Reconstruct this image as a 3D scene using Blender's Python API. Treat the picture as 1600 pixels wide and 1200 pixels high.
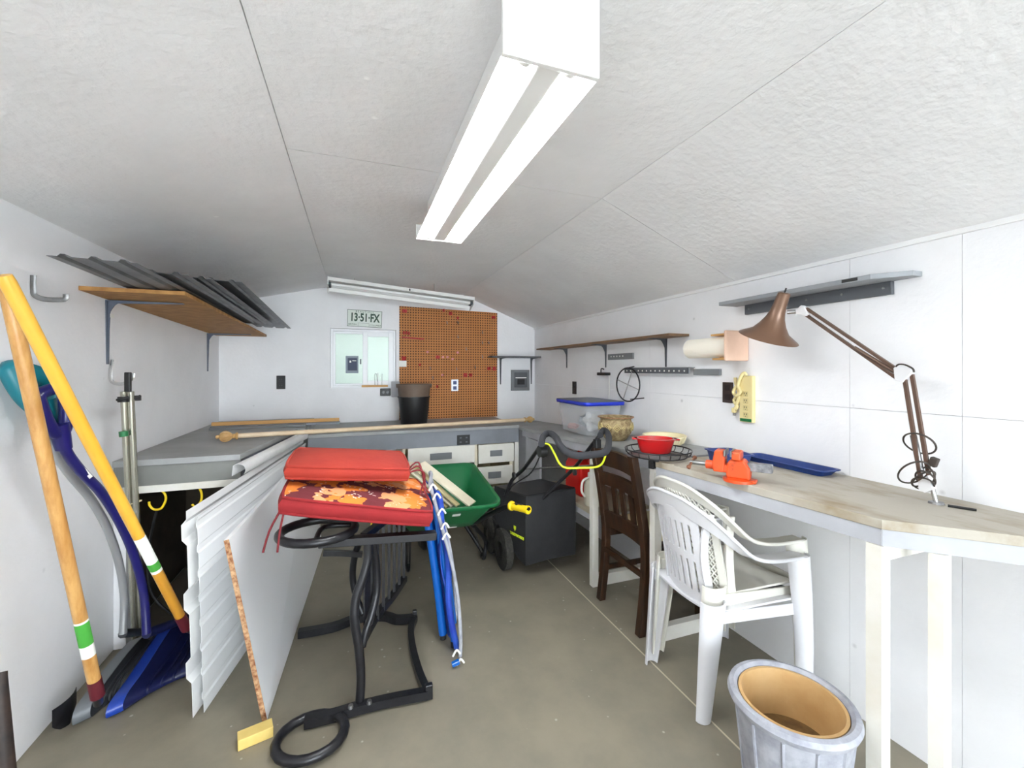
import bpy, bmesh, math, random
from mathutils import Vector, Matrix
random.seed(7)
for o in list(bpy.data.objects): bpy.data.objects.remove(o, do_unlink=True)
SC = bpy.context.scene
COL = SC.collection

# ------------------------------------------------------------------ camera
F, TH, H, HZ = 670.0, math.radians(20.1), 1.35, 578.0
cam = bpy.data.cameras.new('camera'); cam.sensor_width = 36; cam.lens = F / 1600 * 36
cam.shift_y = -(600 - HZ) / 1600; cam.clip_start = .02
cam_o = bpy.data.objects.new('camera', cam); COL.objects.link(cam_o)
cam_o.location = (0, 0, H); cam_o.rotation_euler = (math.pi / 2, 0, -TH)
SC.camera = cam_o

# ------------------------------------------------------------------ sky, exposure
W = bpy.data.worlds.new('sky'); SC.world = W; W.use_nodes = True
W.node_tree.nodes['Background'].inputs[0].default_value = (.86, .94, 1, 1)
W.node_tree.nodes['Background'].inputs[1].default_value = 10.0
VS = SC.view_settings
VS.view_transform = 'Standard'; VS.look = 'None'; VS.gamma = 1; VS.use_curve_mapping = False
VS.exposure = 0.75
TUBE_POWER = 42.0
SC.cycles.max_bounces = 16; SC.cycles.diffuse_bounces = 10; SC.cycles.use_denoising = True
SC.cycles.sample_clamp_indirect = 10

# ------------------------------------------------------------------ pixel -> place
S_, C_ = math.sin(TH), math.cos(TH)
def ray(u, v):
    a = (u - 800) / F
    return Vector((S_ + a * C_, C_ - a * S_, (HZ - v) / F))
EYE = Vector((0, 0, H))
def PX(u, v, X): d = ray(u, v); return EYE + d * (X / d.x)
def PY(u, v, Y): d = ray(u, v); return EYE + d * (Y / d.y)
def PZ(u, v, Z=0.): d = ray(u, v); return EYE + d * ((Z - H) / d.z)
V = Vector

# ------------------------------------------------------------------ materials
def lin(c):
    c = c / 255
    return c / 12.92 if c <= .04045 else ((c + .055) / 1.055) ** 2.4
def rgb(c): return (lin(c[0]), lin(c[1]), lin(c[2]), 1)
MATS = {}
def mat(name, c, rough=.5, metal=0., c2=None, scale=8., bump=0., bscale=60., stretch=None, emit=0., trans=0., alpha=1., spec=.5, lo=.35, hi=.65, coat=0.):
    m = bpy.data.materials.new(name); m.use_nodes = True
    nt = m.node_tree; b = nt.nodes['Principled BSDF']
    b.inputs['Base Color'].default_value = rgb(c)
    b.inputs['Roughness'].default_value = rough; b.inputs['Metallic'].default_value = metal
    b.inputs['Specular IOR Level'].default_value = spec
    b.inputs['Transmission Weight'].default_value = trans
    b.inputs['Coat Weight'].default_value = coat
    b.inputs['Alpha'].default_value = alpha
    if emit:
        b.inputs['Emission Color'].default_value = rgb(c); b.inputs['Emission Strength'].default_value = emit
    if c2 or bump:
        tc = nt.nodes.new('ShaderNodeTexCoord'); mp = nt.nodes.new('ShaderNodeMapping')
        nt.links.new(tc.outputs['Object'], mp.inputs['Vector'])
        if stretch: mp.inputs['Scale'].default_value = stretch
    if c2:
        n = nt.nodes.new('ShaderNodeTexNoise'); n.inputs['Scale'].default_value = scale
        n.inputs['Detail'].default_value = 6; n.inputs['Roughness'].default_value = .6
        nt.links.new(mp.outputs[0], n.inputs['Vector'])
        r = nt.nodes.new('ShaderNodeValToRGB')
        r.color_ramp.elements[0].position = lo; r.color_ramp.elements[0].color = rgb(c)
        r.color_ramp.elements[1].position = hi; r.color_ramp.elements[1].color = rgb(c2)
        nt.links.new(n.outputs['Fac'], r.inputs[0]); nt.links.new(r.outputs[0], b.inputs['Base Color'])
    if bump:
        n2 = nt.nodes.new('ShaderNodeTexNoise'); n2.inputs['Scale'].default_value = bscale; n2.inputs['Detail'].default_value = 4
        nt.links.new(mp.outputs[0], n2.inputs['Vector'])
        bp = nt.nodes.new('ShaderNodeBump'); bp.inputs['Strength'].default_value = bump; bp.inputs['Distance'].default_value = .01
        nt.links.new(n2.outputs['Fac'], bp.inputs['Height']); nt.links.new(bp.outputs[0], b.inputs['Normal'])
    MATS[name] = m
    return m
def nodes(m): return m.node_tree, m.node_tree.nodes['Principled BSDF']

def specks(m, col, scale, thresh, base_from=None):
    """small paint flecks mixed over the existing base colour"""
    nt, b = nodes(m)
    tc = nt.nodes.new('ShaderNodeTexCoord')
    vo = nt.nodes.new('ShaderNodeTexVoronoi'); vo.inputs['Scale'].default_value = scale
    nt.links.new(tc.outputs['Object'], vo.inputs['Vector'])
    no = nt.nodes.new('ShaderNodeTexNoise'); no.inputs['Scale'].default_value = scale * .35
    nt.links.new(tc.outputs['Object'], no.inputs['Vector'])
    mu = nt.nodes.new('ShaderNodeMath'); mu.operation = 'SUBTRACT'
    ms = nt.nodes.new('ShaderNodeMath'); ms.operation = 'MULTIPLY'; ms.inputs[1].default_value = thresh
    nt.links.new(no.outputs['Fac'], ms.inputs[0])
    nt.links.new(ms.outputs[0], mu.inputs[0]); nt.links.new(vo.outputs['Distance'], mu.inputs[1])
    r = nt.nodes.new('ShaderNodeMapRange'); r.inputs['From Min'].default_value = .0; r.inputs['From Max'].default_value = .04
    nt.links.new(mu.outputs[0], r.inputs[0])
    mx = nt.nodes.new('ShaderNodeMix'); mx.data_type = 'RGBA'
    nt.links.new(r.outputs[0], mx.inputs['Factor'])
    lk = b.inputs['Base Color'].links
    if lk: nt.links.new(lk[0].from_socket, mx.inputs['A'])
    else: mx.inputs['A'].default_value = b.inputs['Base Color'].default_value
    mx.inputs['B'].default_value = rgb(col)
    nt.links.new(mx.outputs['Result'], b.inputs['Base Color'])

WALL = mat('wall_paint', (242, 242, 244), .6, c2=(236, 236, 238), scale=3, bump=.12, bscale=45)
specks(WALL, (196, 196, 198), 3.2, .07)
CEIL = mat('ceiling_paint', (238, 238, 239), .7, c2=(230, 230, 231), scale=2.5, bump=.35, bscale=38)
specks(CEIL, (250, 250, 250), 4.5, .10)
TRIMW = mat('trim_white', (238, 238, 238), .5)
FLOOR = mat('floor_paint', (122, 116, 102), .55, c2=(136, 128, 112), scale=4, bump=.1, bscale=25)
specks(FLOOR, (170, 164, 150), 13, .15)
SEAM = mat('bare_seam', (196, 184, 160), .7)
GREYB = mat('grey_bench_paint', (128, 132, 140), .5, c2=(118, 121, 128), scale=5)
GREYT = mat('grey_bench_top', (164, 166, 166), .6, c2=(148, 150, 149), scale=4, bump=.08, bscale=30)
GREYL = mat('light_grey_paint', (176, 178, 184), .5, c2=(164, 165, 170), scale=6)
WORN = mat('worn_bench_top', (172, 166, 154), .65, c2=(132, 112, 78), scale=3.2, stretch=(1.6, .7, 1), bump=.1, bscale=30, lo=.50, hi=.70)
POSTW = mat('white_post_paint', (232, 230, 224), .5, c2=(222, 218, 206), scale=6)
SHADEW = mat('underside_shade', (74, 64, 52), .8, c2=(58, 50, 42), scale=5)  # dark brown that paints in the shade under the left wing
PEG = mat('pegboard', (186, 122, 66), .7)
VINYL = mat('white_vinyl', (240, 241, 244), .35)
BLACK = mat('black_plastic', (22, 22, 24), .45)
BLKMET = mat('black_metal', (24, 24, 28), .35, metal=.2, c2=(34, 34, 38), scale=30)
CHROME = mat('bright_metal', (205, 205, 205), .22, metal=1)
STEEL = mat('dull_steel', (150, 150, 150), .4, metal=.9, c2=(120, 120, 120), scale=20)
GALV = mat('galvanised', (122, 124, 127), .45, metal=.55, c2=(98, 100, 104), scale=9)
OAK = mat('ash_wood', (206, 160, 96), .4, c2=(176, 124, 62), scale=7, stretch=(6, 6, .7), coat=.3)
YELW = mat('yellow_varnish', (232, 180, 62), .35, c2=(218, 160, 48), scale=3, coat=.3)
YELW2 = mat('amber_varnish', (206, 146, 48), .4)
BURG = mat('burgundy', (92, 22, 34), .5)
TEAL = mat('teal_plastic', (8, 112, 126), .4)
NAVY = mat('navy_plastic', (26, 24, 96), .3)
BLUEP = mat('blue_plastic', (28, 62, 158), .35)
GREYP = mat('grey_plastic', (150, 152, 154), .4)
SHEETM = mat('ribbed_sheet', (238, 238, 237), .45, c2=(226, 226, 226), scale=6)
MELA = mat('melamine', (244, 245, 247), .35)
CHIP = mat('chipboard_edge', (198, 160, 120), .8, c2=(120, 66, 32), scale=60)
PLY = mat('osb_shelf', (178, 132, 74), .7, c2=(142, 96, 46), scale=14, stretch=(1, 2.5, 1), bump=.1)
RED = mat('red_fabric', (142, 26, 30), .9, c2=(128, 22, 26), scale=6, bump=.15, bscale=40)
RED2 = mat('brick_red_fabric', (154, 46, 30), .9, c2=(142, 38, 28), scale=6, bump=.15, bscale=40)
DKRED = mat('maroon_fabric', (110, 26, 34), .85)
GREEN = mat('green_tray', (16, 96, 54), .4, c2=(24, 106, 62), scale=4)
CREAM = mat('cream_wood', (226, 218, 196), .6, c2=(212, 202, 176), scale=8)
YEL = mat('yellow_rubber', (238, 204, 20), .5)
LIME = mat('lime_plastic', (208, 224, 40), .5)
CLOTHB = mat('black_bag_fabric', (26, 26, 28), .8, c2=(36, 36, 38), scale=8, bump=.1)
FOAM = mat('black_foam', (44, 45, 50), .9)
CHAIRW = mat('white_chair_plastic', (220, 220, 224), .4)
CHAIRC = mat('cream_chair_plastic', (222, 220, 211), .4)
WOODD = mat('dark_stained_wood', (40, 24, 14), .4, c2=(66, 40, 20), scale=6, stretch=(5, 5, .8))
SEATP = mat('cream_seat', (226, 212, 168), .6)
REDP = mat('red_plastic', (206, 24, 18), .35)
REDC = mat('red_ceramic', (188, 22, 26), .15, coat=.5)
ORANGE = mat('orange_paint', (206, 74, 26), .4, c2=(96, 42, 20), scale=26, lo=.56, hi=.72)
BLUET = mat('navy_tray', (44, 62, 122), .45)
BROWN = mat('brown_lamp_enamel', (112, 84, 66), .3, metal=.3)
BROWNA = mat('brown_lamp_arm', (100, 78, 66), .35, metal=.3)
BEIGE = mat('beige_plastic', (222, 206, 150), .5)
PINKW = mat('pale_pink_wood', (226, 192, 170), .6, c2=(214, 178, 154), scale=6)
TANW = mat('tan_wood', (206, 158, 96), .6)
PAPER = mat('paper_towel', (246, 240, 226), .9, bump=.2, bscale=60)
BROWNS = mat('brown_shelf', (110, 84, 62), .6, c2=(136, 104, 70), scale=8, stretch=(3, .5, 3))
DKGREY = mat('dark_grey_paint', (84, 87, 92), .5)
MIDGREY = mat('mid_grey_paint', (120, 123, 126), .5)
CREAMP = mat('cream_plastic', (234, 222, 184), .5)
TANP = mat('tan_plastic_pot', (206, 172, 122), .5, c2=(186, 146, 92), scale=5)
DIRT = mat('dirt_residue', (112, 84, 44), .9, c2=(78, 54, 26), scale=14)
GREYPOT = mat('weathered_grey_plastic', (172, 174, 182), .5, c2=(144, 146, 156), scale=22)
TAUPE = mat('taupe_plastic', (112, 94, 80), .6, c2=(98, 82, 70), scale=6)
GOLD = mat('antique_gold', (204, 168, 112), .4, c2=(182, 142, 88), scale=12)
RODC = mat('rod_cream', (222, 200, 170), .45, c2=(208, 184, 150), scale=12)
HOOKR = mat('red_hook_plastic', (176, 26, 24), .4)
HOOKP = mat('pink_hook_plastic', (226, 150, 150), .4)
LABELW = mat('label_white', (238, 238, 232), .5)
LABELG = mat('label_green', (70, 160, 60), .5)
PLATEW = mat('plate_white', (224, 232, 224), .4)
PLATEG = mat('plate_green', (22, 66, 44), .5)
GREENT = mat('green_tape', (20, 110, 60), .5)
LINER = mat('grey_cord', (60, 52, 46), .6)
BLUETUBE = mat('blue_enamel_tube', (14, 92, 180), .25, coat=.4)
BLUEFAB = mat('blue_fabric', (16, 48, 150), .6, c2=(40, 84, 186), scale=10)
GLASS = mat('window_glass', (255, 255, 255), .0, trans=1., spec=.5)
GLASS.node_tree.nodes['Principled BSDF'].inputs['IOR'].default_value = 1.04
MINT = mat('mint_stucco', (228, 235, 229), .8)
FROST = mat('clear_plastic', (236, 240, 246), .25, alpha=.27)
BLUELID = mat('blue_lid', (30, 52, 190), .4)
LAMPON = mat('lit_tube', (250, 253, 255), .4, emit=TUBE_POWER)
TUBEOFF = mat('unlit_tube', (236, 236, 236), .3)
REFL = mat('fixture_enamel', (232, 232, 230), .4)
TRANSP = mat('dark_sign', (40, 52, 84), .5)

# pegboard holes
nt, b = nodes(PEG)
tc = nt.nodes.new('ShaderNodeTexCoord'); mp = nt.nodes.new('ShaderNodeMapping')
mp.inputs['Scale'].default_value = (1 / .0254,) * 3
fr = nt.nodes.new('ShaderNodeVectorMath'); fr.operation = 'FRACTION'
sb = nt.nodes.new('ShaderNodeVectorMath'); sb.operation = 'SUBTRACT'; sb.inputs[1].default_value = (.5, .5, .5)
ml = nt.nodes.new('ShaderNodeVectorMath'); ml.operation = 'MULTIPLY'; ml.inputs[1].default_value = (1, 0, 1)
ln = nt.nodes.new('ShaderNodeVectorMath'); ln.operation = 'LENGTH'
cp = nt.nodes.new('ShaderNodeMath'); cp.operation = 'LESS_THAN'; cp.inputs[1].default_value = .26
nz = nt.nodes.new('ShaderNodeTexNoise'); nz.inputs['Scale'].default_value = 5
rp = nt.nodes.new('ShaderNodeValToRGB'); rp.color_ramp.elements[0].color = rgb((196, 132, 74)); rp.color_ramp.elements[1].color = rgb((178, 114, 58))
mx = nt.nodes.new('ShaderNodeMix'); mx.data_type = 'RGBA'; mx.inputs['B'].default_value = rgb((66, 36, 16))
L = nt.links.new
L(tc.outputs['Object'], mp.inputs[0]); L(mp.outputs[0], fr.inputs[0]); L(fr.outputs[0], sb.inputs[0]); L(sb.outputs[0], ml.inputs[0])
L(ml.outputs[0], ln.inputs[0]); L(ln.outputs['Value'], cp.inputs[0]); L(cp.outputs[0], mx.inputs['Factor'])
L(tc.outputs['Object'], nz.inputs['Vector']); L(nz.outputs['Fac'], rp.inputs[0]); L(rp.outputs[0], mx.inputs['A']); L(mx.outputs['Result'], b.inputs['Base Color'])

# flowered cushion cloth: orange and peach flowers on maroon
FLORAL = mat('flowered_fabric', (96, 26, 34), .85, bump=.15, bscale=40)
nt, b = nodes(FLORAL); L = nt.links.new
tc = nt.nodes.new('ShaderNodeTexCoord')
def blob(scale, off, cut, col, prev, dist=.12):
    mp = nt.nodes.new('ShaderNodeMapping'); mp.inputs['Location'].default_value = off
    L(tc.outputs['Object'], mp.inputs[0])
    nz = nt.nodes.new('ShaderNodeTexNoise'); nz.inputs['Scale'].default_value = scale * 2.6
    L(mp.outputs[0], nz.inputs['Vector'])
    sc = nt.nodes.new('ShaderNodeVectorMath'); sc.operation = 'SCALE'; sc.inputs['Scale'].default_value = dist
    L(nz.outputs['Color'], sc.inputs[0])
    ad = nt.nodes.new('ShaderNodeVectorMath'); ad.operation = 'ADD'; L(mp.outputs[0], ad.inputs[0]); L(sc.outputs[0], ad.inputs[1])
    vo = nt.nodes.new('ShaderNodeTexVoronoi'); vo.inputs['Scale'].default_value = scale; L(ad.outputs[0], vo.inputs['Vector'])
    lt = nt.nodes.new('ShaderNodeMath'); lt.operation = 'LESS_THAN'; lt.inputs[1].default_value = cut; L(vo.outputs['Distance'], lt.inputs[0])
    mx = nt.nodes.new('ShaderNodeMix'); mx.data_type = 'RGBA'; L(lt.outputs[0], mx.inputs['Factor'])
    if prev is None: mx.inputs['A'].default_value = rgb((96, 26, 34))
    else: L(prev, mx.inputs['A'])
    mx.inputs['B'].default_value = rgb(col)
    return mx.outputs['Result']
p = blob(7, (.3, .1, 0), .50, (212, 118, 38), None)
p = blob(7, (.37, .16, .02), .36, (212, 146, 98), p)
p = blob(11, (.8, .5, .2), .17, (214, 204, 196), p, .2)
L(p, b.inputs['Base Color'])

# patterned planter
POTM = mat('carved_stoneware', (176, 158, 118), .7, c2=(120, 98, 66), scale=50, bump=.4, bscale=80)

# ------------------------------------------------------------------ mesh builder
ORG = {}
def cat_rom(pts, n=6, closed=False):
    P = [Vector(p) for p in pts]; out = []; N = len(P)
    if N < 3: return P
    segs = N if closed else N - 1
    for i in range(segs):
        if closed: a, b_, c, d = P[(i - 1) % N], P[i], P[(i + 1) % N], P[(i + 2) % N]
        else: a, b_, c, d = P[max(i - 1, 0)], P[i], P[i + 1], P[min(i + 2, N - 1)]
        for k in range(n):
            t = k / n
            out.append(.5 * ((2 * b_) + (-a + c) * t + (2 * a - 5 * b_ + 4 * c - d) * t * t + (-a + 3 * b_ - 3 * c + d) * t ** 3))
    if not closed: out.append(P[-1])
    return out
class MB:
    def __init__(s): s.v = []; s.f = []
    def add(s, v, f):
        k = len(s.v); s.v += [Vector(p) for p in v]; s.f += [[i + k for i in q] for q in f]; return s
    def box(s, lo, hi):
        (a, b_, c), (d, e, g) = lo, hi
        return s.hexa([(a, b_, c), (d, b_, c), (d, e, c), (a, e, c), (a, b_, g), (d, b_, g), (d, e, g), (a, e, g)])
    def hexa(s, p):
        return s.add(p, [(0, 3, 2, 1), (4, 5, 6, 7), (0, 1, 5, 4), (1, 2, 6, 5), (2, 3, 7, 6), (3, 0, 4, 7)])
    def cbox(s, c, size, R=None):
        h = Vector(size) / 2; R = R or Matrix.Identity(3); c = Vector(c)
        q = [(-1, -1, -1), (1, -1, -1), (1, 1, -1), (-1, 1, -1), (-1, -1, 1), (1, -1, 1), (1, 1, 1), (-1, 1, 1)]
        return s.hexa([c + R @ Vector((a * h.x, b_ * h.y, d * h.z)) for a, b_, d in q])
    def bar(s, p, q, w, h, up=(0, 0, 1)):
        p, q = Vector(p), Vector(q); d = (q - p).normalized(); up = Vector(up)
        x = d.cross(up)
        if x.length < 1e-4: x = d.cross(Vector((1, 0, 0)))
        x.normalize(); y = x.cross(d)
        R = Matrix((x, d, y)).transposed()
        return s.cbox((p + q) / 2, (w, (q - p).length, h), R)
    def tube(s, pts, r, n=10, closed=False, smooth=0, sq=False, flat=1.):
        P = [Vector(p) for p in pts]
        if smooth: P = cat_rom(P, smooth, closed)
        N = len(P); rs = r if isinstance(r, (list, tuple)) else [r] * N
        if len(rs) != N: rs = [rs[0] + (rs[-1] - rs[0]) * i / (N - 1) for i in range(N)] if len(rs) == 2 else [rs[min(len(rs) - 1, int(i * len(rs) / N))] for i in range(N)]
        prev = None; vs = []
        for i, p in enumerate(P):
            if closed: t = P[(i + 1) % N] - P[i - 1]
            else: t = P[min(i + 1, N - 1)] - P[max(i - 1, 0)]
            if t.length < 1e-9: t = Vector((0, 0, 1))
            t.normalize()
            if prev is None:
                u = t.cross(Vector((0, 0, 1)))
                if u.length < .05: u = t.cross(Vector((0, 1, 0)))
            else: u = prev - t * prev.dot(t)
            u.normalize(); prev = u; w = t.cross(u)
            for k in range(n):
                a = 2 * math.pi * (k + (.5 if sq else 0)) / n
                vs.append(p + (u * math.cos(a) + w * math.sin(a) * flat) * rs[i])
        fs = []
        for i in range(N if closed else N - 1):
            j = (i + 1) % N
            for k in range(n):
                l = (k + 1) % n; fs.append((i * n + k, i * n + l, j * n + l, j * n + k))
        if not closed:
            fs.append(tuple(range(n - 1, -1, -1))); fs.append(tuple((N - 1) * n + k for k in range(n)))
        return s.add(vs, fs)
    def lathe(s, prof, c=(0, 0, 0), n=32, R=None, sx=1., sy=1.):
        c = Vector(c); R = R or Matrix.Identity(3); vs = []; m = len(prof)
        for k in range(n):
            a = 2 * math.pi * k / n
            for r, z in prof: vs.append(c + R @ Vector((r * math.cos(a) * sx, r * math.sin(a) * sy, z)))
        fs = []
        for k in range(n):
            l = (k + 1) % n
            for i in range(m - 1): fs.append((k * m + i, l * m + i, l * m + i + 1, k * m + i + 1))
        return s.add(vs, fs)
    def prism(s, poly, vec):
        P = [Vector(p) for p in poly]; vec = Vector(vec); n = len(P)
        fs = [tuple(range(n - 1, -1, -1)), tuple(range(n, 2 * n))]
        for i in range(n): j = (i + 1) % n; fs.append((i, j, n + j, n + i))
        return s.add(P + [p + vec for p in P], fs)
    def sheet(s, fn, nu, nv, th):
        """surface fn(a,b), a,b in 0..1, given thickness th along its normals"""
        G = [[Vector(fn(i / nu, j / nv)) for j in range(nv + 1)] for i in range(nu + 1)]
        def nrm(i, j):
            a = G[min(i + 1, nu)][j] - G[max(i - 1, 0)][j]; b_ = G[i][min(j + 1, nv)] - G[i][max(j - 1, 0)]
            q = a.cross(b_); return q.normalized() if q.length > 1e-12 else Vector((0, 0, 1))
        top = [G[i][j] + nrm(i, j) * th / 2 for i in range(nu + 1) for j in range(nv + 1)]
        bot = [G[i][j] - nrm(i, j) * th / 2 for i in range(nu + 1) for j in range(nv + 1)]
        K = len(top); w = nv + 1; fs = []
        for i in range(nu):
            for j in range(nv):
                a, b_, c, d = i * w + j, (i + 1) * w + j, (i + 1) * w + j + 1, i * w + j + 1
                fs += [(a, b_, c, d), (K + d, K + c, K + b_, K + a)]
        for i in range(nu):
            fs += [(i * w, K + i * w, K + (i + 1) * w, (i + 1) * w), ((i + 1) * w + nv, K + (i + 1) * w + nv, K + i * w + nv, i * w + nv)]
        for j in range(nv):
            fs += [(j + 1, K + j + 1, K + j, j), (nu * w + j, K + nu * w + j, K + nu * w + j + 1, nu * w + j + 1)]
        return s.add(top + bot, fs)
    def build(s, name, m, parent=None, smooth=None, bevel=0., seg=2, org=None, sub=0):
        if parent is not None: o0 = ORG[parent.name]
        elif org is not None: o0 = Vector(org)
        else:
            lo = [min(p[i] for p in s.v) for i in range(3)]; hi = [max(p[i] for p in s.v) for i in range(3)]
            o0 = Vector(((lo[0] + hi[0]) / 2, (lo[1] + hi[1]) / 2, lo[2]))
        me = bpy.data.meshes.new(name)
        me.from_pydata([p - o0 for p in s.v], [], s.f); me.update()
        bm = bmesh.new(); bm.from_mesh(me); bmesh.ops.recalc_face_normals(bm, faces=bm.faces); bm.to_mesh(me); bm.free()
        me.materials.append(m)
        if smooth is not None:
            me.polygons.foreach_set('use_smooth', [True] * len(me.polygons))
            me.set_sharp_from_angle(angle=math.radians(smooth))
        o = bpy.data.objects.new(name, me); COL.objects.link(o)
        ORG[o.name] = o0
        if parent is not None: o.parent = parent
        else: o.location = o0
        if bevel:
            md = o.modifiers.new('bevel', 'BEVEL'); md.width = bevel; md.segments = seg; md.limit_method = 'ANGLE'; md.angle_limit = math.radians(40)
        if sub:
            md = o.modifiers.new('sub', 'SUBSURF'); md.levels = sub; md.render_levels = sub
        return o
def thing(name, label, cat, loc, group=None):
    o = bpy.data.objects.new(name, None); COL.objects.link(o); o.location = loc; o.empty_display_size = .05
    o['label'] = label; o['category'] = cat
    if group: o['group'] = group
    ORG[o.name] = Vector(loc); return o
def tag(o, label, cat, group=None):
    o['label'] = label; o['category'] = cat
    if group: o['group'] = group
    return o
def struct(o, label=None):
    o['kind'] = 'structure'
    if label: o['label'] = label
    return o
def plabel(o, l): o['label'] = l; return o
def text(body, size, c, R, m, parent, ext=.0006, name='lettering', spacing=1., sx=1., bold=0.):
    cu = bpy.data.curves.new('txt', 'FONT'); cu.body = body; cu.size = size; cu.extrude = ext
    cu.align_x = 'CENTER'; cu.align_y = 'CENTER'; cu.space_character = spacing; cu.resolution_u = 3; cu.offset = bold
    t = bpy.data.objects.new('txt', cu); COL.objects.link(t)
    dg = bpy.context.evaluated_depsgraph_get(); me = bpy.data.meshes.new_from_object(t.evaluated_get(dg))
    bpy.data.objects.remove(t); bpy.data.curves.remove(cu)
    o0 = ORG[parent.name]; c = Vector(c)
    for v in me.vertices: v.co = c + R @ Vector((v.co.x * sx, v.co.y, v.co.z)) - o0
    me.name = name; me.materials.clear(); me.materials.append(m)
    o = bpy.data.objects.new(name, me); COL.objects.link(o); o.parent = parent; ORG[o.name] = o0
    return o
def axes(x, y, z): return Matrix((Vector(x), Vector(y), Vector(z))).transposed()
R_BACK = axes((1, 0, 0), (0, 0, 1), (0, -1, 0))      # print on the back wall, facing the room
R_RIGHT = axes((0, -1, 0), (0, 0, 1), (-1, 0, 0))    # print on the right wall, facing the room

# ------------------------------------------------------------------ room shell
XL, XR, YB, YF = -1.095, 1.84, 4.31, -3.0
ZL_, ZR_, ZC, CX0, CX1 = 1.915, 1.80, 2.12, -.225, 1.04
T = .1
fl = MB().box((XL - T, YF - T, -.1), (XR + T, YB + T, -.0125)).build('floor', FLOOR); struct(fl, 'grey painted wooden floor')
g = .0015
for x0, x1 in ((XL, 1.282), (1.290, XR)):
    for y0, y1 in ((YF, .62), (.62, 3.06), (3.06, YB)):
        MB().box((x0, y0 + g / 2, -.0125), (x1, y1 - g / 2, 0)).build('floor_sheet', FLOOR, fl)
s_ = MB().box((1.2815, YF, -.0125), (1.2905, YB, -.0005)).build('floor_seam', SEAM, fl)

# left wall
MBw = MB().box((XL - T, YF - T, 0), (XL, YB + T, ZL_ + .05)); wl = struct(MBw.build('wall_left', WALL), 'white painted left wall')
# right wall, panels with narrow joints
wr = struct(MB().box((XR + .012, YF - T, 0), (XR + T, YB + T, ZR_ + .08)).build('wall_right', WALL), 'white painted right wall of panels')
for z0, z1 in ((0, 1.2), (1.2, ZR_ + .06)):
    for y0, y1 in ((YF, .80), (.80, 1.135), (1.135, 2.36), (2.36, YB)):
        MB().box((XR, y0 + g / 2, z0 + g / 2), (XR + .012, y1 - g / 2, z1 - g / 2)).build('wall_panel', WALL, wr)
# trim along the top of the right wall
struct(MB().box((XR - .014, YF, ZR_ - .012), (XR, YB, ZR_ + .05)).build('trim_1', TRIMW, bevel=.003), 'white strip under the ceiling on the right wall')
# back wall with window opening
WX0, WX1, WZ0, WZ1 = PY(516, 560, YB).x, .375, 1.178, 1.738
mb = MB()
def gable(y0, y1, ):
    pass
out = [(XL, 0), (XR, 0), (XR, ZR_), (CX1, ZC), (CX0, ZC), (XL, ZL_)]
# split into four convex-ish pieces round the opening
def wp(poly): mb.prism([(x, YB, z) for x, z in poly], (0, T, 0))
wp([(XL, 0), (WX0, 0), (WX0, ZC + .03), (CX0, ZC + .03), (XL, ZL_ + .04)] if WX0 > CX0 else [(XL, 0), (WX0, 0), (WX0, ZC), (XL, ZL_ + .04)])
wp([(WX0, 0), (WX1, 0), (WX1, WZ0), (WX0, WZ0)])
wp([(WX0, WZ1), (WX1, WZ1), (WX1, ZC + .03), (WX0, ZC + .03)])
wp([(WX1, 0), (XR, 0), (XR, ZR_ + .04), (CX1, ZC + .03), (WX1, ZC + .03)])
wb = struct(mb.build('wall_back', WALL), 'white painted back wall with a window opening')
# front wall behind the camera: wide doorway standing open
mb = MB()
for lo, hi in (((XL, 0), (-.45, 2.2)), ((1.76, 0), (XR, 2.2)), ((-.45, 2.04), (1.76, 2.2))):
    mb.box((lo[0], YF - T, lo[1]), (hi[0], YF, hi[1]))
struct(mb.build('wall_front', WALL), 'white front wall with a wide open doorway')
# ceiling: sloping, flat and sloping sheets
def slab(pts, name, par, t=.012): return MB().prism(pts, (0, 0, t)).build(name, CEIL, par)
mb = MB()
for a, b_ in (((XL - T, ZL_ - .03), (CX0, ZC)), ((CX0, ZC), (CX1, ZC)), ((CX1, ZC), (XR + T, ZR_ - .04))):
    mb.hexa([(a[0], YF - T, a[1] + .012), (b_[0], YF - T, b_[1] + .012), (b_[0], YB + T, b_[1] + .012), (a[0], YB + T, a[1] + .012),
             (a[0], YF - T, a[1] + .09), (b_[0], YF - T, b_[1] + .09), (b_[0], YB + T, b_[1] + .09), (a[0], YB + T, a[1] + .09)])
ce = struct(mb.build('ceiling', CEIL), 'white textured ceiling with sloping sides')
for y0, y1 in ((YF, 1.67), (1.67, YB)):
    slab([(CX0 + g, y0 + g, ZC), (CX1 - g, y0 + g, ZC), (CX1 - g, y1 - g, ZC), (CX0 + g, y1 - g, ZC)], 'ceiling_sheet', ce)
    slab([(CX1 + g, y0 + g, ZC), (XR, y0 + g, ZR_), (XR, y1 - g, ZR_), (CX1 + g, y1 - g, ZC)], 'ceiling_sheet', ce)
slab([(XL, YF, ZL_), (CX0 - g, YF, ZC), (CX0 - g, YB, ZC), (XL, YB, ZL_)], 'ceiling_sheet', ce)

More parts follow.
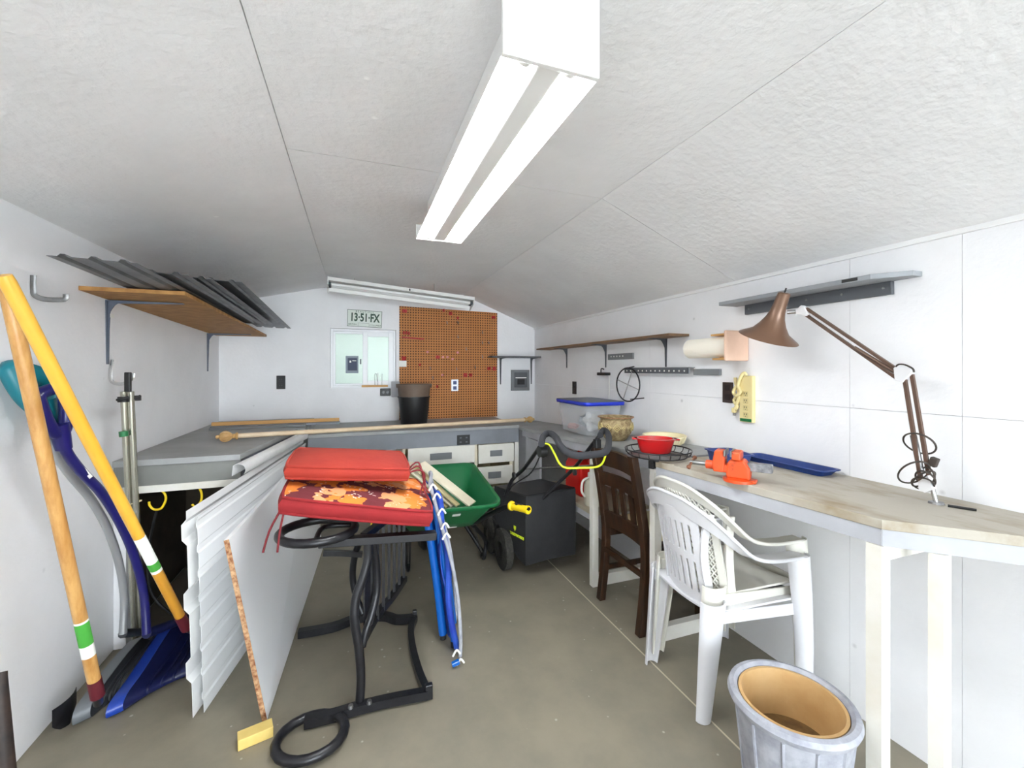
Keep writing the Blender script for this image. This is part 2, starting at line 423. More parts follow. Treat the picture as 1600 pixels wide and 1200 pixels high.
# window with neighbouring wall beyond
win = bpy.data.objects.new('window_1', None); COL.objects.link(win); win.location = (WX0, YB, WZ0); ORG['window_1'] = V((WX0, YB, WZ0))
struct(win, 'white vinyl sliding window beside the pegboard')
def frame(mb, x0, x1, z0, z1, w, y0, y1):
    mb.box((x0, y0, z0), (x0 + w, y1, z1)); mb.box((x1 - w, y0, z0), (x1, y1, z1))
    mb.box((x0 + w, y0, z0), (x1 - w, y1, z0 + w)); mb.box((x0 + w, y0, z1 - w), (x1 - w, y1, z1)); return mb
frame(MB(), WX0 + .001, WX1 - .001, WZ0 + .001, WZ1 - .001, .022, YB + .045, YB + .1).build('window_frame', VINYL, win, bevel=.003)
mxx = PY(571, 560, YB + .06).x
frame(MB(), WX0 + .022, mxx, WZ0 + .022, WZ1 - .022, .02, YB + .072, YB + .095).build('sash', VINYL, win, bevel=.002)
frame(MB(), mxx - .025, WX1 - .022, WZ0 + .022, WZ1 - .022, .045, YB + .05, YB + .072).build('sash', VINYL, win, bevel=.003)
MB().box((WX0 + .03, YB + .081, WZ0 + .03), (mxx - .01, YB + .085, WZ1 - .03)).build('pane', GLASS, win)
MB().box((mxx + .01, YB + .058, WZ0 + .05), (WX1 - .05, YB + .062, WZ1 - .05)).build('pane', GLASS, win)
c = PY(563.5, 565, YB + .05)
plabel(MB().cbox(c, (.012, .012, .05)).build('latch', DKGREY, win, bevel=.003), 'dark grey latch')
MB().box((WX0 + .001, YB + .001, WZ0 + .0005), (WX1 - .001, YB + .044, WZ0 + .006)).build('window_sill', VINYL, win)
a, b_ = PY(540, 556, YB + .075), PY(560, 583, YB + .075)
st = MB().box((a.x, YB + .076, b_.z), (b_.x, YB + .0795, a.z)).build('sticker', mat('sticker_grey', (132, 142, 156), .5), win); plabel(st, 'dark blue sign with a grey border')
MB().box((a.x + .018, YB + .0745, b_.z + .025), (b_.x - .012, YB + .0765, a.z - .02)).build('sticker_print', TRANSP, st)
MB().box((a.x + .035, YB + .073, a.z - .065), (a.x + .05, YB + .075, a.z - .045)).box((a.x + .06, YB + .073, a.z - .05), (b_.x - .02, YB + .075, a.z - .042)).build('sticker_mark', LABELW, st)
struct(MB().box((-3, YB + .95, -.2), (4, YB + 1.05, 2.6)).build('wall_neighbour', MINT), 'pale mint wall seen through the window')
struct(MB().box((XL - T, YB + T, 1.93), (XR + T, YB + .95, 1.97)).build('shade_board', TRIMW), 'unseen white board added outside to shade the window view')  # out of view, added to keep sky light off the neighbouring wall
for xs_, nm in ((XL - T - .03, 'light_block_west'), (XR + T, 'light_block_east')):  # unseen end walls, added to block daylight from the sides
    struct(MB().box((xs_, YB + T, -.2), (xs_ + .03, YB + .95, 1.93 if 'west' in nm else 1.3)).build('wall_' + nm, MINT), 'unseen pale mint end wall added to cut the daylight behind the window')
struct(MB().box((-8, -9, -.3), (8, 9, -.12)).build('ground', mat('outdoor_concrete', (206, 204, 198), .8)), 'pale ground outside')

# ------------------------------------------------------------------ benches
ZB, ZL, ZN = .858, .91, .93
YBF, YLF = 3.575, 2.60          # front edges of the back bench and of the left wing
def zlow(y): return .835 + .05 * (3.6 - y)
LX = 1.40
t = thing('workbench', 'blue-grey painted workbench along the back wall under the pegboard', 'workbench', (.5, 3.9, 0))
MB().box((-.335, YBF - .012, ZB - .025), (1.372, YB - .001, ZB)).build('bench_top', GREYT, t, bevel=.003)
fa = MB().box((-.335, YBF, ZB - .15), (1.372, YBF + .03, ZB - .025)).build('fascia', GREYB, t)
MB().box((-.325, YBF + .04, 0), (-.255, YBF + .11, ZB - .025)).build('leg', POSTW, t)
MB().box((1.335, YBF + .002, 0), (1.372, YBF + .07, ZB - .15)).build('leg', POSTW, t)
a, b_ = PY(714, 680, YBF), PY(734, 694, YBF)
oc = MB().box((a.x, YBF - .008, b_.z), (b_.x, YBF, a.z)).build('outlet', BLACK, t, bevel=.002); plabel(oc, 'black double outlet')
for k in (0, 1):
    x = a.x + (b_.x - a.x) * (.27 + .46 * k)
    for dz in (-.018, .018): MB().box((x - .008, YBF - .010, (a.z + b_.z) / 2 + dz - .006), (x + .008, YBF - .0085, (a.z + b_.z) / 2 + dz + .006)).build('socket', DKGREY, oc)

t = thing('workbench', 'higher grey workbench wing in the left back corner holding the wood strips', 'workbench', (-.7, 3.4, 0))
we0, we1 = V((-.562, YLF, 0)), V((-.405, YBF - .015, 0))     # slanting right edge beside the leaning sheets
XW = XL + .002
def wing(y0, z0, z1, ins, name, m, yb=YB - .002, bev=0.):
    k = (y0 - YLF) / (we1.y - we0.y); xe = we0.x + (we1.x - we0.x) * k
    return MB().prism([(XW, y0, z0), (xe - ins, y0, z0), (we1.x - ins, we1.y, z0), (-.35, we1.y + .001, z0), (-.35, yb, z0), (XW, yb, z0)], (0, 0, z1 - z0)).build(name, m, t, bevel=bev)
wing(YLF - .012, ZL - .03, ZL, 0, 'bench_top', GREYT, bev=.002)
OLV = mat('olive_grey_paint', (130, 131, 128), .5, c2=(120, 121, 118), scale=4)
MB().box((XW, YLF, ZL - .13), (we0.x - .002, YLF + .03, ZL - .03)).build('fascia', OLV, t)
MB().bar(we0 + V((-.012, .031, ZL - .081)), we1 + V((-.012, 0, ZL - .081)), .016, .1).build('side_apron', GREYB, t)
MB().box((XW, YLF - .006, ZL - .165), (we0.x, YLF + .026, ZL - .13)).build('apron_strip', POSTW, t, bevel=.002)
MB().box((XW, YLF, 0), (XL + .05, YLF + .08, ZL - .165)).build('leg', WALL, t)
MB().box((-.64, YLF + .03, 0), (-.585, YLF + .085, ZL - .13)).build('leg', POSTW, t)
MB().box((XW, YLF + .9, 0), (-.60, YLF + .92, ZL - .03)).build('back_panel', SHADEW, t)  # these dark panels stand in for the shade below the wing
MB().box((-.62, YLF + .09, 0), (-.60, YLF + .9, ZL - .03)).build('shade_side', SHADEW, t)
MB().box((XW, YLF + .09, .02), (XL + .014, YLF + .9, ZL - .03)).build('shade_side', SHADEW, t)

t = thing('workbench', 'lower grey bench along the right wall under the blue-lidded tote', 'workbench', (1.62, 3.0, 0))
def slope_top(x0, x1, y0, y1, dz0, dz1):
    return MB().hexa([(x0, y0, zlow(y0) + dz0), (x1, y0, zlow(y0) + dz0), (x1, y1, zlow(y1) + dz0), (x0, y1, zlow(y1) + dz0),
                      (x0, y0, zlow(y0) + dz1), (x1, y0, zlow(y0) + dz1), (x1, y1, zlow(y1) + dz1), (x0, y1, zlow(y1) + dz1)])
slope_top(LX - .012, XR - .001, 1.665, YB - .001, -.025, 0).build('bench_top', GREYT, t, bevel=.002)
slope_top(LX - .005, LX + .02, 1.665, YBF - .02, -.075, -.025).build('fascia', GREYL, t)
for y in (1.74, 2.325):
    MB().box((LX - .015, y, 0), (LX + .025, y + .04, zlow(y) - .07)).build('post', POSTW, t)
    MB().box((LX + .025, y, 0), (XR, y + .04, .07)).build('foot_rail', POSTW, t, bevel=.002)
MB().box((LX - .01, 3.10, 0), (LX + .03, 3.14, .40)).build('post', POSTW, t)
MB().box((LX + .012, 2.37, .425), (XR, 3.16, .445)).build('shelf_board', mat('raw_plywood', (176, 168, 148), .7, c2=(160, 150, 128), scale=5), t)
MB().box((LX + .016, 2.37, .385), (LX + .034, 3.16, .425)).build('shelf_rail', GREYL, t)
MB().box((LX + .0, 3.18, 0), (LX + .02, YBF - .1, zlow(3.4) - .08)).build('end_panel', GREYL, t)
plabel(MB().tube([PX(816, 733, 1.385), PX(934, 727, 1.385)], .007).build('rail', STEEL, t, smooth=60), 'thin steel rail')

t = thing('workbench', 'worn grey workbench with a clipped corner carrying the vise and lamp', 'workbench', (1.6, 1.1, 0))
A0, A1, A2, A3 = PZ(1024, 720, ZN), PZ(1378, 812, ZN), PZ(1600, 838, ZN), V((XR - .001, .33, ZN))
poly = [A0, A1, A2, A3, V((XR - .001, A0.y, ZN))]
MB().prism([p - V((0, 0, .028)) for p in poly], (0, 0, .028)).build('bench_top', WORN, t, bevel=.002)
def apron(p, q, w, z0, z1, m):
    d = (q - p).normalized(); n_ = V((-d.y, d.x, 0));
    if n_.x < 0: n_ = -n_
    a, b_ = p + n_ * .004, q + n_ * .004
    return MB().hexa([V((a.x, a.y, z0)), V((b_.x, b_.y, z0)), V((b_.x, b_.y, z0)) + n_ * w, V((a.x, a.y, z0)) + n_ * w,
                      V((a.x, a.y, z1)), V((b_.x, b_.y, z1)), V((b_.x, b_.y, z1)) + n_ * w, V((a.x, a.y, z1)) + n_ * w]).build('apron', m, t)
apron(A0, A1, .03, ZN - .075, ZN - .0285, GREYL); apron(A1, A2, .03, ZN - .075, ZN - .0285, GREYL); apron(A2, A3 + V((-.034, .03, 0)), .03, ZN - .075, ZN - .0285, GREYL)
apron(A0 + V((.09, .0, 0)), V((XR - .002, A0.y, ZN)), -.03, ZN - .075, ZN - .0285, GREYL)
MB().box((1.385, .772, 0), (1.423, .812, ZN - .076)).build('post', POSTW, t)
MB().box((1.468, .675, 0), (1.502, .709, ZN - .076)).build('post', POSTW, t)
MB().box((XR - .04, .83, ZN - .12), (XR - .001, 1.6, ZN - .029)).build('wall_cleat', POSTW, t)
MB().box((1.425, .775, ZN - .12), (XR, .80, ZN - .076)).build('bearer', POSTW, t)
for px_, py_ in ((1348, 826), (1362, 830), (1411, 833), (1416, 834)):
    q = PZ(px_, py_, ZN - .05); 
    MB().lathe([(0, -.002), (.004, -.002), (.004, .002), (0, .002)], q, 8, axes((0, 0, 1), (0, 1, 0), (-1, 0, 0))).build('screw', DKGREY, t)

# drawer cabinet under the back bench
yc = YBF + .012
cab = thing('drawer_cabinet', 'cream drawer cabinet with grey label handles under the back bench', 'cabinet', (.95, 3.8, .0))
x0, x1 = PY(629, 720, yc).x, PY(808, 720, yc).x - .04
zt, zb = ZB - .152, .02
xm = PY(744, 720, yc).x
mb = MB()
for lo, hi in (((x0, yc + .02, zb), (x0 + .018, YB - .1, zt)), ((x1 - .018, yc + .02, zb), (x1, YB - .1, zt)), ((xm - .012, yc + .02, zb), (xm + .012, YB - .1, zt)),
               ((x0, YB - .1, zb), (x1, YB - .085, zt)), ((x0, yc + .02, zb), (x1, YB - .1, zb + .018)), ((x0, yc + .03, zt - .016), (x1, YB - .1, zt))): mb.box(lo, hi)
mb.build('carcass', CREAM, cab)
for xa_, xb_ in ((xm - .011, xm + .011), (x1 - .03, x1), (x0, x0 + .02)): MB().box((xa_, yc + .006, zb), (xb_, yc + .02, zt)).build('face_stile', CREAM, cab)
DRW = mat('drawer_front', (232, 230, 222), .45, c2=(222, 219, 208), scale=5)
def drawer(u0, v0, u1, v1, h, out=0.):
    a, b_ = PY(u0, v0, yc), PY(u1, v1, yc)
    d = MB().box((a.x, yc - .016 - out, b_.z), (b_.x, yc + .004 - out, a.z)).build('drawer', DRW, cab, bevel=.002)
    if h:
        p, q = PY(h[0], h[1], yc - .02), PY(h[2], h[3], yc - .02)
        plabel(MB().box((p.x, yc - .022 - out, q.z), (q.x, yc - .015 - out, p.z)).build('handle', MIDGREY, d, bevel=.002), 'grey label-holder handle')
drawer(637, 701, 741, 727, (672, 709, 706, 717))
drawer(637, 729, 741, 757, (672, 738, 706, 746)); drawer(637, 759, 741, 790, None)
drawer(747, 695, 802, 720, (766, 704, 785, 712))
drawer(747, 730, 800, 753, (763, 738, 783, 746))

# ------------------------------------------------------------------ ceiling lights
zf = H + .60
t = thing('strip_light', 'lit twin-tube fluorescent fixture hanging under the middle of the ceiling', 'light', (.37, 1.4, zf))
fx0, fx1, fy0, fy1 = .262, .472, .765, 2.0
mb = MB()
prof = [(fx0, zf + .0), (fx0 + .028, zf + .035), (fx0 + .06, zf + .05), (fx1 - .06, zf + .05), (fx1 - .028, zf + .035), (fx1, zf + .0),
        (fx1, zf + .004), (fx1 - .026, zf + .045), (fx1 - .06, zf + .062), (fx0 + .06, zf + .062), (fx0 + .026, zf + .045), (fx0, zf + .004)]
mb.prism([(x, fy0 + .012, z) for x, z in prof], (0, fy1 - fy0 - .024, 0)).build('reflector', REFL, t)
MB().box(((fx0 + fx1) / 2 - .055, fy0 + .02, zf + .062), ((fx0 + fx1) / 2 + .055, fy1 - .02, ZC - .001)).build('housing', REFL, t)
MB().box(((fx0 + fx1) / 2 - .027, fy0 + .013, zf + .003), ((fx0 + fx1) / 2 + .027, fy1 - .013, zf + .0495)).build('ballast_cover', REFL, t, bevel=.004)
MB().box((fx0, fy0, zf - .002), (fx1, fy0 + .012, ZC - .001)).build('end_plate', REFL, t, bevel=.002)
MB().box((fx0, fy1 - .012, zf - .002), (fx1, fy1, zf + .066)).build('end_plate', REFL, t, bevel=.002)
for k, x in enumerate(((fx0 + .055), (fx1 - .055))):
    tb = MB().tube([(x, fy0 + .03, zf + .022), (x, fy1 - .03, zf + .022)], .0165, 16).build('tube', LAMPON, t, smooth=60)
    for y0, y1 in ((fy0 + .012, fy0 + .03), (fy1 - .03, fy1 - .012)):
        MB().tube([(x, y0, zf + .022), (x, y1, zf + .022)], .018, 14).build('lamp_holder', REFL, tb, smooth=50)

yk = 3.80
t = thing('strip_light', 'unlit white fluorescent fixture near the back wall above the number plate', 'light', (.3, yk, 1.95))
p0, p1 = PY(512, 432, yk - .06), PY(742, 464, yk - .06)
d = (p1 - p0).normalized(); ey = V((0, 1, 0)); ez = d.cross(ey).normalized()
if ez.z < 0: ez = -ez
def K(a, b_, c): return p0 + d * a + ey * b_ + ez * c
Lk = (p1 - p0).length
mb = MB(); mb.prism([K(.006, .0, -.075), K(.006, 0, 0), K(.006, .13, 0), K(.006, .13, -.075), K(.006, .118, -.075), K(.006, .105, -.03), K(.006, .025, -.03), K(.006, .012, -.04), K(.006, .012, -.075)][0:0] or
         [K(.006, 0, -.028), K(.006, 0, 0), K(.006, .14, 0), K(.006, .14, -.095), K(.006, .132, -.095), K(.006, .12, -.028)], d * (Lk - .012)).build('housing', REFL, t)
for a in (0, Lk - .008): MB().prism([K(a, -.002, .002), K(a, .142, .002), K(a, .142, -.11), K(a, .12, -.11), K(a, -.002, -.06)], d * .008).build('end_plate', REFL, t, bevel=.001)
for b_, c in ((.04, -.052), (.095, -.056)):
    tb = MB().tube([K(.03, b_, c), K(Lk - .03, b_, c)], .014, 14).build('tube', TUBEOFF, t, smooth=60)
    for a in (.008, Lk - .026): MB().tube([K(a, b_, c), K(a + .018, b_, c)], .016, 10).build('lamp_holder', DKGREY, tb, smooth=50)
for a in (.2, Lk - .35): MB().tube([K(a, .1, 0), V((K(a, .1, 0).x, K(a, .1, 0).y, ZC))], .002, 6).build('hanger', STEEL, t)
plabel(MB().tube([K(Lk * .53, .0, -.01), K(Lk * .53, -.01, -.022)], .006, 8).build('pull_switch', BLACK, t), 'small black pull switch')

# ------------------------------------------------------------------ back wall things
y = YB - .008
a, b_ = PY(624, 478, y), PY(777, 489, y)
zb_ = ZB + .002
pg = MB().prism([(a.x, y, zb_), (b_.x, y, zb_), (b_.x, y, b_.z), (a.x, y, a.z)], (0, .008, 0)).build('pegboard', PEG)
tag(pg, 'brown perforated hardboard pegboard on the back wall', 'pegboard')
yp = y
hook_lab = 'small red plastic hook clipped to the brown pegboard'
for (u, v, w, h) in ((632, 486, 7, 5), (704, 490, 5, 5), (771, 496, 6, 4), (631, 520, 2.5, 5), (635, 520, 2.5, 5), (639, 521, 2.5, 5), (684, 558, 6, 5), (727, 586, 6, 6), (735, 586, 5, 5),
                     (764, 576, 6, 5), (772, 576, 5, 6), (656, 570, 3, 3), (683, 604, 3, 4), (693, 485, 3, 4), (715, 497, 3, 4)):
    p = PY(u, v, yp); s = 4.4 / F
    r = thing('pegboard_hook', hook_lab, 'hook', (p.x, yp, p.z), 'red hooks on the pegboard')
    MB().cbox((p.x, yp - .006, p.z), (w * s, .012, h * s)).build('base', HOOKR, r, bevel=.003)
    MB().tube([(p.x, yp - .01, p.z), (p.x, yp - .03, p.z - .004), (p.x, yp - .036, p.z + .012)], .004, 6, smooth=3).build('prong', HOOKR, r)
for (u, v) in ((668, 550), (692, 558), (699, 558), (707, 561), (715, 551), (691, 586)):
    p = PY(u, v, yp)
    r = thing('pegboard_hook', 'small pale pink plastic hook clipped to the brown pegboard', 'hook', (p.x, yp, p.z), 'pink hooks on the pegboard')
    MB().cbox((p.x, yp - .005, p.z), (.022, .01, .02)).build('base', HOOKP, r, bevel=.003)
    MB().tube([(p.x, yp - .01, p.z), (p.x, yp - .028, p.z - .004), (p.x, yp - .034, p.z + .01)], .004, 6, smooth=3).build('prong', HOOKP, r)
for i, (u, v) in enumerate(((698, 504), (715, 504), (753, 519), (753, 535), (763, 535), (715, 526), (728, 545), (753, 557), (742, 573), (672, 575), (676, 590), (713, 576))):
    p = PY(u, v, yp)
    MBh = MB().tube([(p.x, yp, p.z + .012), (p.x, yp - .012, p.z + .008), (p.x, yp - .014, p.z - .012), (p.x, yp - .03, p.z - .016), (p.x, yp - .034, p.z - .004)], .0032, 6, smooth=3)
    tag(MBh.build('wire_hook', STEEL, smooth=60), 'thin steel wire hook hooked into the brown pegboard', 'hook', 'steel hooks on the pegboard')
p, q = PY(628, 527, yp), PY(662, 530, yp)
t = thing('tool_rack', 'narrow dark red tool rack bar high on the left of the pegboard', 'rack', (p.x, yp, p.z))
MB().bar(p - V((0, .012, 0)), q - V((0, .012, 0)), .016, .014).build('bar', HOOKR, t, bevel=.002)
for k in range(6):
    c = p.lerp(q, (k + .5) / 6); MB().tube([c - V((0, .015, 0)), c - V((0, .04, -.004))], .003, 6).build('prong', HOOKR, t)
p = PY(630, 560, yp)
t = thing('pegboard_cup', 'red pegboard cup with a white tag beside the window', 'cup', (p.x, yp, p.z - .03))
MB().lathe([(0, -.022), (.018, -.022), (.024, .018), (.02, .018), (.016, -.016), (0, -.016)], (p.x + .005, yp - .026, p.z), 14).build('cup', HOOKR, t, smooth=40)
q = PY(629, 568, yp); plabel(MB().cbox((q.x, yp - .005, q.z - .002), (.075, .004, .06)).build('tag', LABELW, t), 'white paper tag')

def outlet(u0, v0, u1, v1, where, m, m2, name, label, n=2, parent=None):
    if where == 'back': a, b_ = PY(u0, v0, YB), PY(u1, v1, YB); ax, nrm = V((1, 0, 0)), V((0, -1, 0))
    elif where == 'peg': a, b_ = PY(u0, v0, yp), PY(u1, v1, yp); ax, nrm = V((1, 0, 0)), V((0, -1, 0))
    else: a, b_ = PX(u0, v0, XR), PX(u1, v1, XR); ax, nrm = V((0, -1, 0)), V((-1, 0, 0))
    w = (b_ - a).dot(ax); h = a.z - b_.z; c = (a + b_) / 2
    R = axes(ax, (0, 0, 1), nrm)
    t = thing(name, label, 'outlet', c)
    MB().cbox(c + nrm * .003, (w, h, .006), R).build('cover_plate', m, t, bevel=.002)
    for k in range(n):
        z = h * (.25 - .5 * k) if n == 2 else 0
        s = MB().cbox(c + nrm * .007 + V((0, 0, z * .9)), (w * .5, h * .3, .004), R).build('socket', m2, t, bevel=.003)
        for dx in (-.12, .12): MB().cbox(c + nrm * .0094 + V((0, 0, z * .9)) + ax * w * dx, (w * .04, h * .1, .001), R).build('slot', DKGREY if m2 is BLACK else BLACK, s)
    return t
outlet(432, 587, 446, 608, 'back', BLACK, BLACK, 'wall_outlet', 'black wall outlet on the back wall left of the window')
t = outlet(705, 593, 716, 611, 'peg', mat('pale_steel_plate', (208, 212, 220), .3, metal=.4), mat('blue_socket', (70, 84, 128), .5), 'wall_outlet', 'steel outlet plate with blue sockets set in the pegboard')

# number plate
yq = YB - .003
c = PY(570, 498, yq)
plt = thing('licence_plate', 'white number plate with green characters above the window', 'plate', c)
Rt = axes((1, 0, -.03), (.03, 0, 1), (0, -1, 0))
pw, ph = .312, .158
MB().cbox(c, (pw, ph, .003), Rt).build('plate_sheet', PLATEW, plt, bevel=.001)
mb = MB()
for lo, hi in (((-.5, -.5), (.5, -.475)), ((-.5, .475), (.5, .5)), ((-.5, -.5), (-.487, .5)), ((.487, -.5), (.5, .5))):
    mb.cbox(c + Rt @ V(((lo[0] + hi[0]) / 2 * pw, (lo[1] + hi[1]) / 2 * ph, .002)), ((hi[0] - lo[0]) * pw, (hi[1] - lo[1]) * ph, .002), Rt)
mb.build('border', PLATEG, plt)
text('13·51·FX', .105, c + Rt @ V((0, .006, .003)), Rt, PLATEG, plt, .001, sx=.68, bold=.0035)
text('BEAUTIFUL', .024, c + Rt @ V((0, .062, .003)), Rt, PLATEG, plt, .0006, spacing=1.5)
text('BRITISH', .021, c + Rt @ V((-.108, -.06, .003)), Rt, PLATEG, plt, .0006)
text('COLUMBIA', .021, c + Rt @ V((.098, -.06, .003)), Rt, PLATEG, plt, .0006)
frame_ = MB()
for (x0_, y0_, x1_, y1_) in ((-.058, -.045, .04, -.043), (-.059, -.075, -.057, -.043), (.039, -.075, .041, -.043)):
    frame_.cbox(c + Rt @ V(((x0_ + x1_) / 2, (y0_ + y1_) / 2, .0022)), (x1_ - x0_, y1_ - y0_, .001), Rt)
frame_.build('tag_box', MIDGREY, plt)

# things on the sill
p, q = PY(565, 606, YB + .02), PY(606, 606, YB + .02)
p.z = q.z = WZ0 + .0165
tag(MB().bar(p, q, .022, .02).build('wood_strip', TANW), 'thin wood strip lying on the window sill', 'wood strip')
for k, (u, top) in enumerate(((586, 584), (590.5, 583), (597, 584))):
    p = PY(u, 600, YB + .02); tz = PY(u, top, YB + .02).z
    pts = [(p.x, YB + .02, WZ0 + .027), (p.x, YB + .02, tz - .01)] + ([(p.x + .006, YB + .02, tz), (p.x + .016, YB + .02, tz - .012), (p.x + .02, YB + .02, WZ0 + .06)] if k == 0 else [(p.x + .002, YB + .02, tz)])
    tag(MB().tube(pts, .003, 6, smooth=3).build('bent_wire', STEEL, smooth=60), ['hooked steel wire standing on the sill strip', 'middle steel wire standing on the sill strip', 'right steel wire standing on the sill strip'][k], 'wire', 'wires on the window sill')
a, b_ = PY(594, 607, YB), PY(610, 618, YB)
t = thing('wall_timer', 'small black switch box on the wall under the window corner', 'switch box', ((a.x + b_.x) / 2, YB, b_.z))
MB().box((a.x, YB - .035, b_.z), (b_.x, YB, a.z)).build('box', BLACK, t, bevel=.004)
for k in (.3, .7): MB().lathe([(0, 0), (.014, 0), (.012, .01), (0, .01)], (a.x + (b_.x - a.x) * k, YB - .035, (a.z + b_.z) / 2), 14, R_BACK).build('dial', MIDGREY, t, smooth=40)
a, b_ = PY(611.5, 596, YB), PY(624, 620, YB)
tag(MB().box((a.x, YB - .03, b_.z), (b_.x, YB, a.z)).build('junction_box', GREYL, bevel=.003), 'pale grey junction box on the wall behind the plant pot', 'box')

# small grey shelf and breaker panel in the back right corner
def bracket(p, n, up=-1, drop=.2, reach=.15, m=DKGREY, w=.022, par=None):
    """shelf bracket: p at wall under the shelf, n out of the wall"""
    n = V(n); sd = V((0, 0, 1)).cross(n)
    z = V((0, 0, -1))
    mb = MB()
    # tapered wall leg and arm
    def taper(o, d, L_, w0, w1, nn, th=.004):
        a = [o + sd * w0 / 2, o - sd * w0 / 2, o + d * L_ - sd * w1 / 2, o + d * L_ + sd * w1 / 2]
        mb.prism(a, nn * th)
        e = [o, o + nn * .014, o + d * L_ * .96 + nn * .004, o + d * L_ * .96]
        mb.prism([q + sd * .002 for q in e], -sd * .004)
    taper(p, z, drop, w, w * .5, n); taper(p, n, reach, w, w * .5, z)
    mb.prism([p + n * .004 + sd * .003, p + n * .055 + sd * .003, p + n * .03 + z * .02 + sd * .003, p + n * .018 + z * .04 + sd * .003, p + n * .004 + z * .07 + sd * .003], -sd * .006)
    return mb.build('bracket', m, par)
z = PY(800, 559, YB - .1).z
xa, xb = PY(770, 560, YB - .2).x, XR - .002
t = thing('wall_shelf', 'short dark grey shelf over the breaker panel in the back corner', 'shelf', ((xa + xb) / 2, YB, z))
MB().prism([(xa + .03, YB - .009, z), (xa, YB - .03, z), (xa, YB - .18, z), (xb, YB - .18, z), (xb, YB - .009, z)], (0, 0, .016)).build('board', DKGREY, t, bevel=.002)
for u in (782, 830): bracket(V((PY(u, 570, YB).x, YB, z)), (0, -1, 0), drop=.28, reach=.17, par=t)
a, b_ = PY(798, 578, YB), PY(826, 610, YB)
t = thing('breaker_panel', 'grey metal breaker panel under the small corner shelf', 'panel', ((a.x + b_.x) / 2, YB, b_.z))
MB().box((a.x, YB - .03, b_.z), (b_.x, YB, a.z)).build('box', MIDGREY, t, bevel=.004)
w, h = b_.x - a.x, a.z - b_.z
d_ = MB().box((a.x + w * .14, YB - .036, b_.z + h * .16), (b_.x - w * .14, YB - .03, a.z - h * .12)).build('door', DKGREY, t, bevel=.002)
MB().box((a.x + w * .3, YB - .038, b_.z + h * .3), (b_.x - w * .3, YB - .036, b_.z + h * .56)).build('breakers', BLACK, d_)
MB().box((a.x + w * .2, YB - .038, b_.z + h * .6), (b_.x - w * .2, YB - .036, b_.z + h * .65)).build('label_strip', LABELW, d_)

# ------------------------------------------------------------------ things on the back bench
p = PZ(647, 663, ZB); s = p.y / ray(647, 663).y / F
r0 = 23.5 * s
t = thing('nursery_pot', 'black nursery pot with a taupe pot nested in it on the back bench', 'pot', p)
hh = PY(647, 600, p.y).z - ZB; hm = PY(647, 619, p.y).z - ZB
k = .9
MB().lathe([(0, .0), (r0 * .82, 0), (r0 * .85, .004), (r0 * 1.02, hm - .01), (r0 * 1.06, hm - .01), (r0 * 1.06, hm), (r0 * .98, hm), (r0 * .8, .01), (0, .01)], p, 36).build('outer_pot', BLACK, t, smooth=40)
MB().lathe([(r0 * .75, .02), (r0 * .98, hm), (r0 * 1.06, hh - .03), (r0 * 1.16, hh - .03), (r0 * 1.18, hh), (r0 * 1.08, hh), (r0 * 1.0, hm), (r0 * .7, .03), (0, .03)], p, 36).build('inner_pot', TAUPE, t, smooth=40)
MB().lathe([(0, hh * .45), (r0 * .9, hh * .45), (r0 * .9, hh * .44), (0, hh * .44)], p, 24).build('soil', mat('dry_soil', (58, 44, 34), .95, c2=(40, 30, 24), scale=40), t)
p = PZ(647, 663, ZB)

# wood strips lying along the back wall
mb_l = [((328, 672), (532, 664), .016, .03, MIDGREY, 'long grey-painted strip lowest in the stack of wood strips'),
        ((330, 667), (531, 660), .018, .026, GREYB, 'blue-grey strip in the stack of wood strips'),
        ((331, 664), (530, 658), .022, .022, TANW, 'bright tan strip on top of the stack of wood strips'),
        ((333, 660), (488, 656), .014, .03, mat('dark_brown_wood', (92, 74, 54), .6), 'short dark brown strip at the back of the stack')]
for i, (a, b_, h, w, m, lab) in enumerate(mb_l):
    y0 = (3.70, 3.78, 3.79, 3.85)[i]; zz = (ZL + .009, ZL + .0105, ZL + .034, ZL + .01)[i]; h = (.016, .019, .026, .018)[i]; w = (.05, .07, .03, .03)[i]
    p, q = PY(a[0], a[1], y0), PY(b_[0], b_[1], y0)
    p.x = max(p.x, XL + .015); q.x = min(q.x, -.36) if i == 0 else q.x
    if i == 3: zz = ZL + .011; y0 = 3.86
    p.z = q.z = zz; p.y = q.y = y0
    if i == 3: p.z = ZL + .022; q.z = ZL + .05; p.z = q.z = ZL + .01
    tag(MB().bar(p, q, w, h).build('wood_strip', m, bevel=.002), lab, 'wood strip', 'wood strips on the bench')
# curtain rod across the bench
YR = YBF + .03
R0, R1 = PY(370, 682, 3.0), PY(838, 658, 3.62)
R0 = PZ(372, 681, ZL + .033); R1 = V((1.46, 3.66, ZB + .034))
t = thing('curtain_rod', 'long antique gold curtain rod with ribbed finials across the benches', 'curtain rod', (R0 + R1) / 2)
MB().tube([R0, R1], .0155, 16).build('rod', RODC, t, smooth=60)
dd = (R1 - R0).normalized()
for base, dr, sc_ in ((R0, -dd, 1.), (R1, dd, .8)):
    q = dr.to_track_quat('Z', 'Y').to_matrix()
    f = MB().lathe([(0, 0), (.02, 0), (.023, .005), (.02, .012), (.013, .018), (.017, .024), (.012, .03), (.024, .045), (.03, .062), (.028, .078), (.018, .092), (.01, .098), (.012, .106), (.009, .114), (0, .116)], base, 20, q)
    fo = f.build('finial', GOLD, t, smooth=50)
    if sc_ == 1.:
        for k in range(12):
            an = 2 * math.pi * k / 12
            MB().tube([base + q @ V((r * math.cos(an), r * math.sin(an), z_)) for r, z_ in ((.014, .033), (.025, .046), (.031, .062), (.029, .078), (.018, .092))], .003, 5, smooth=2).build('rib', GOLD, fo, smooth=60)

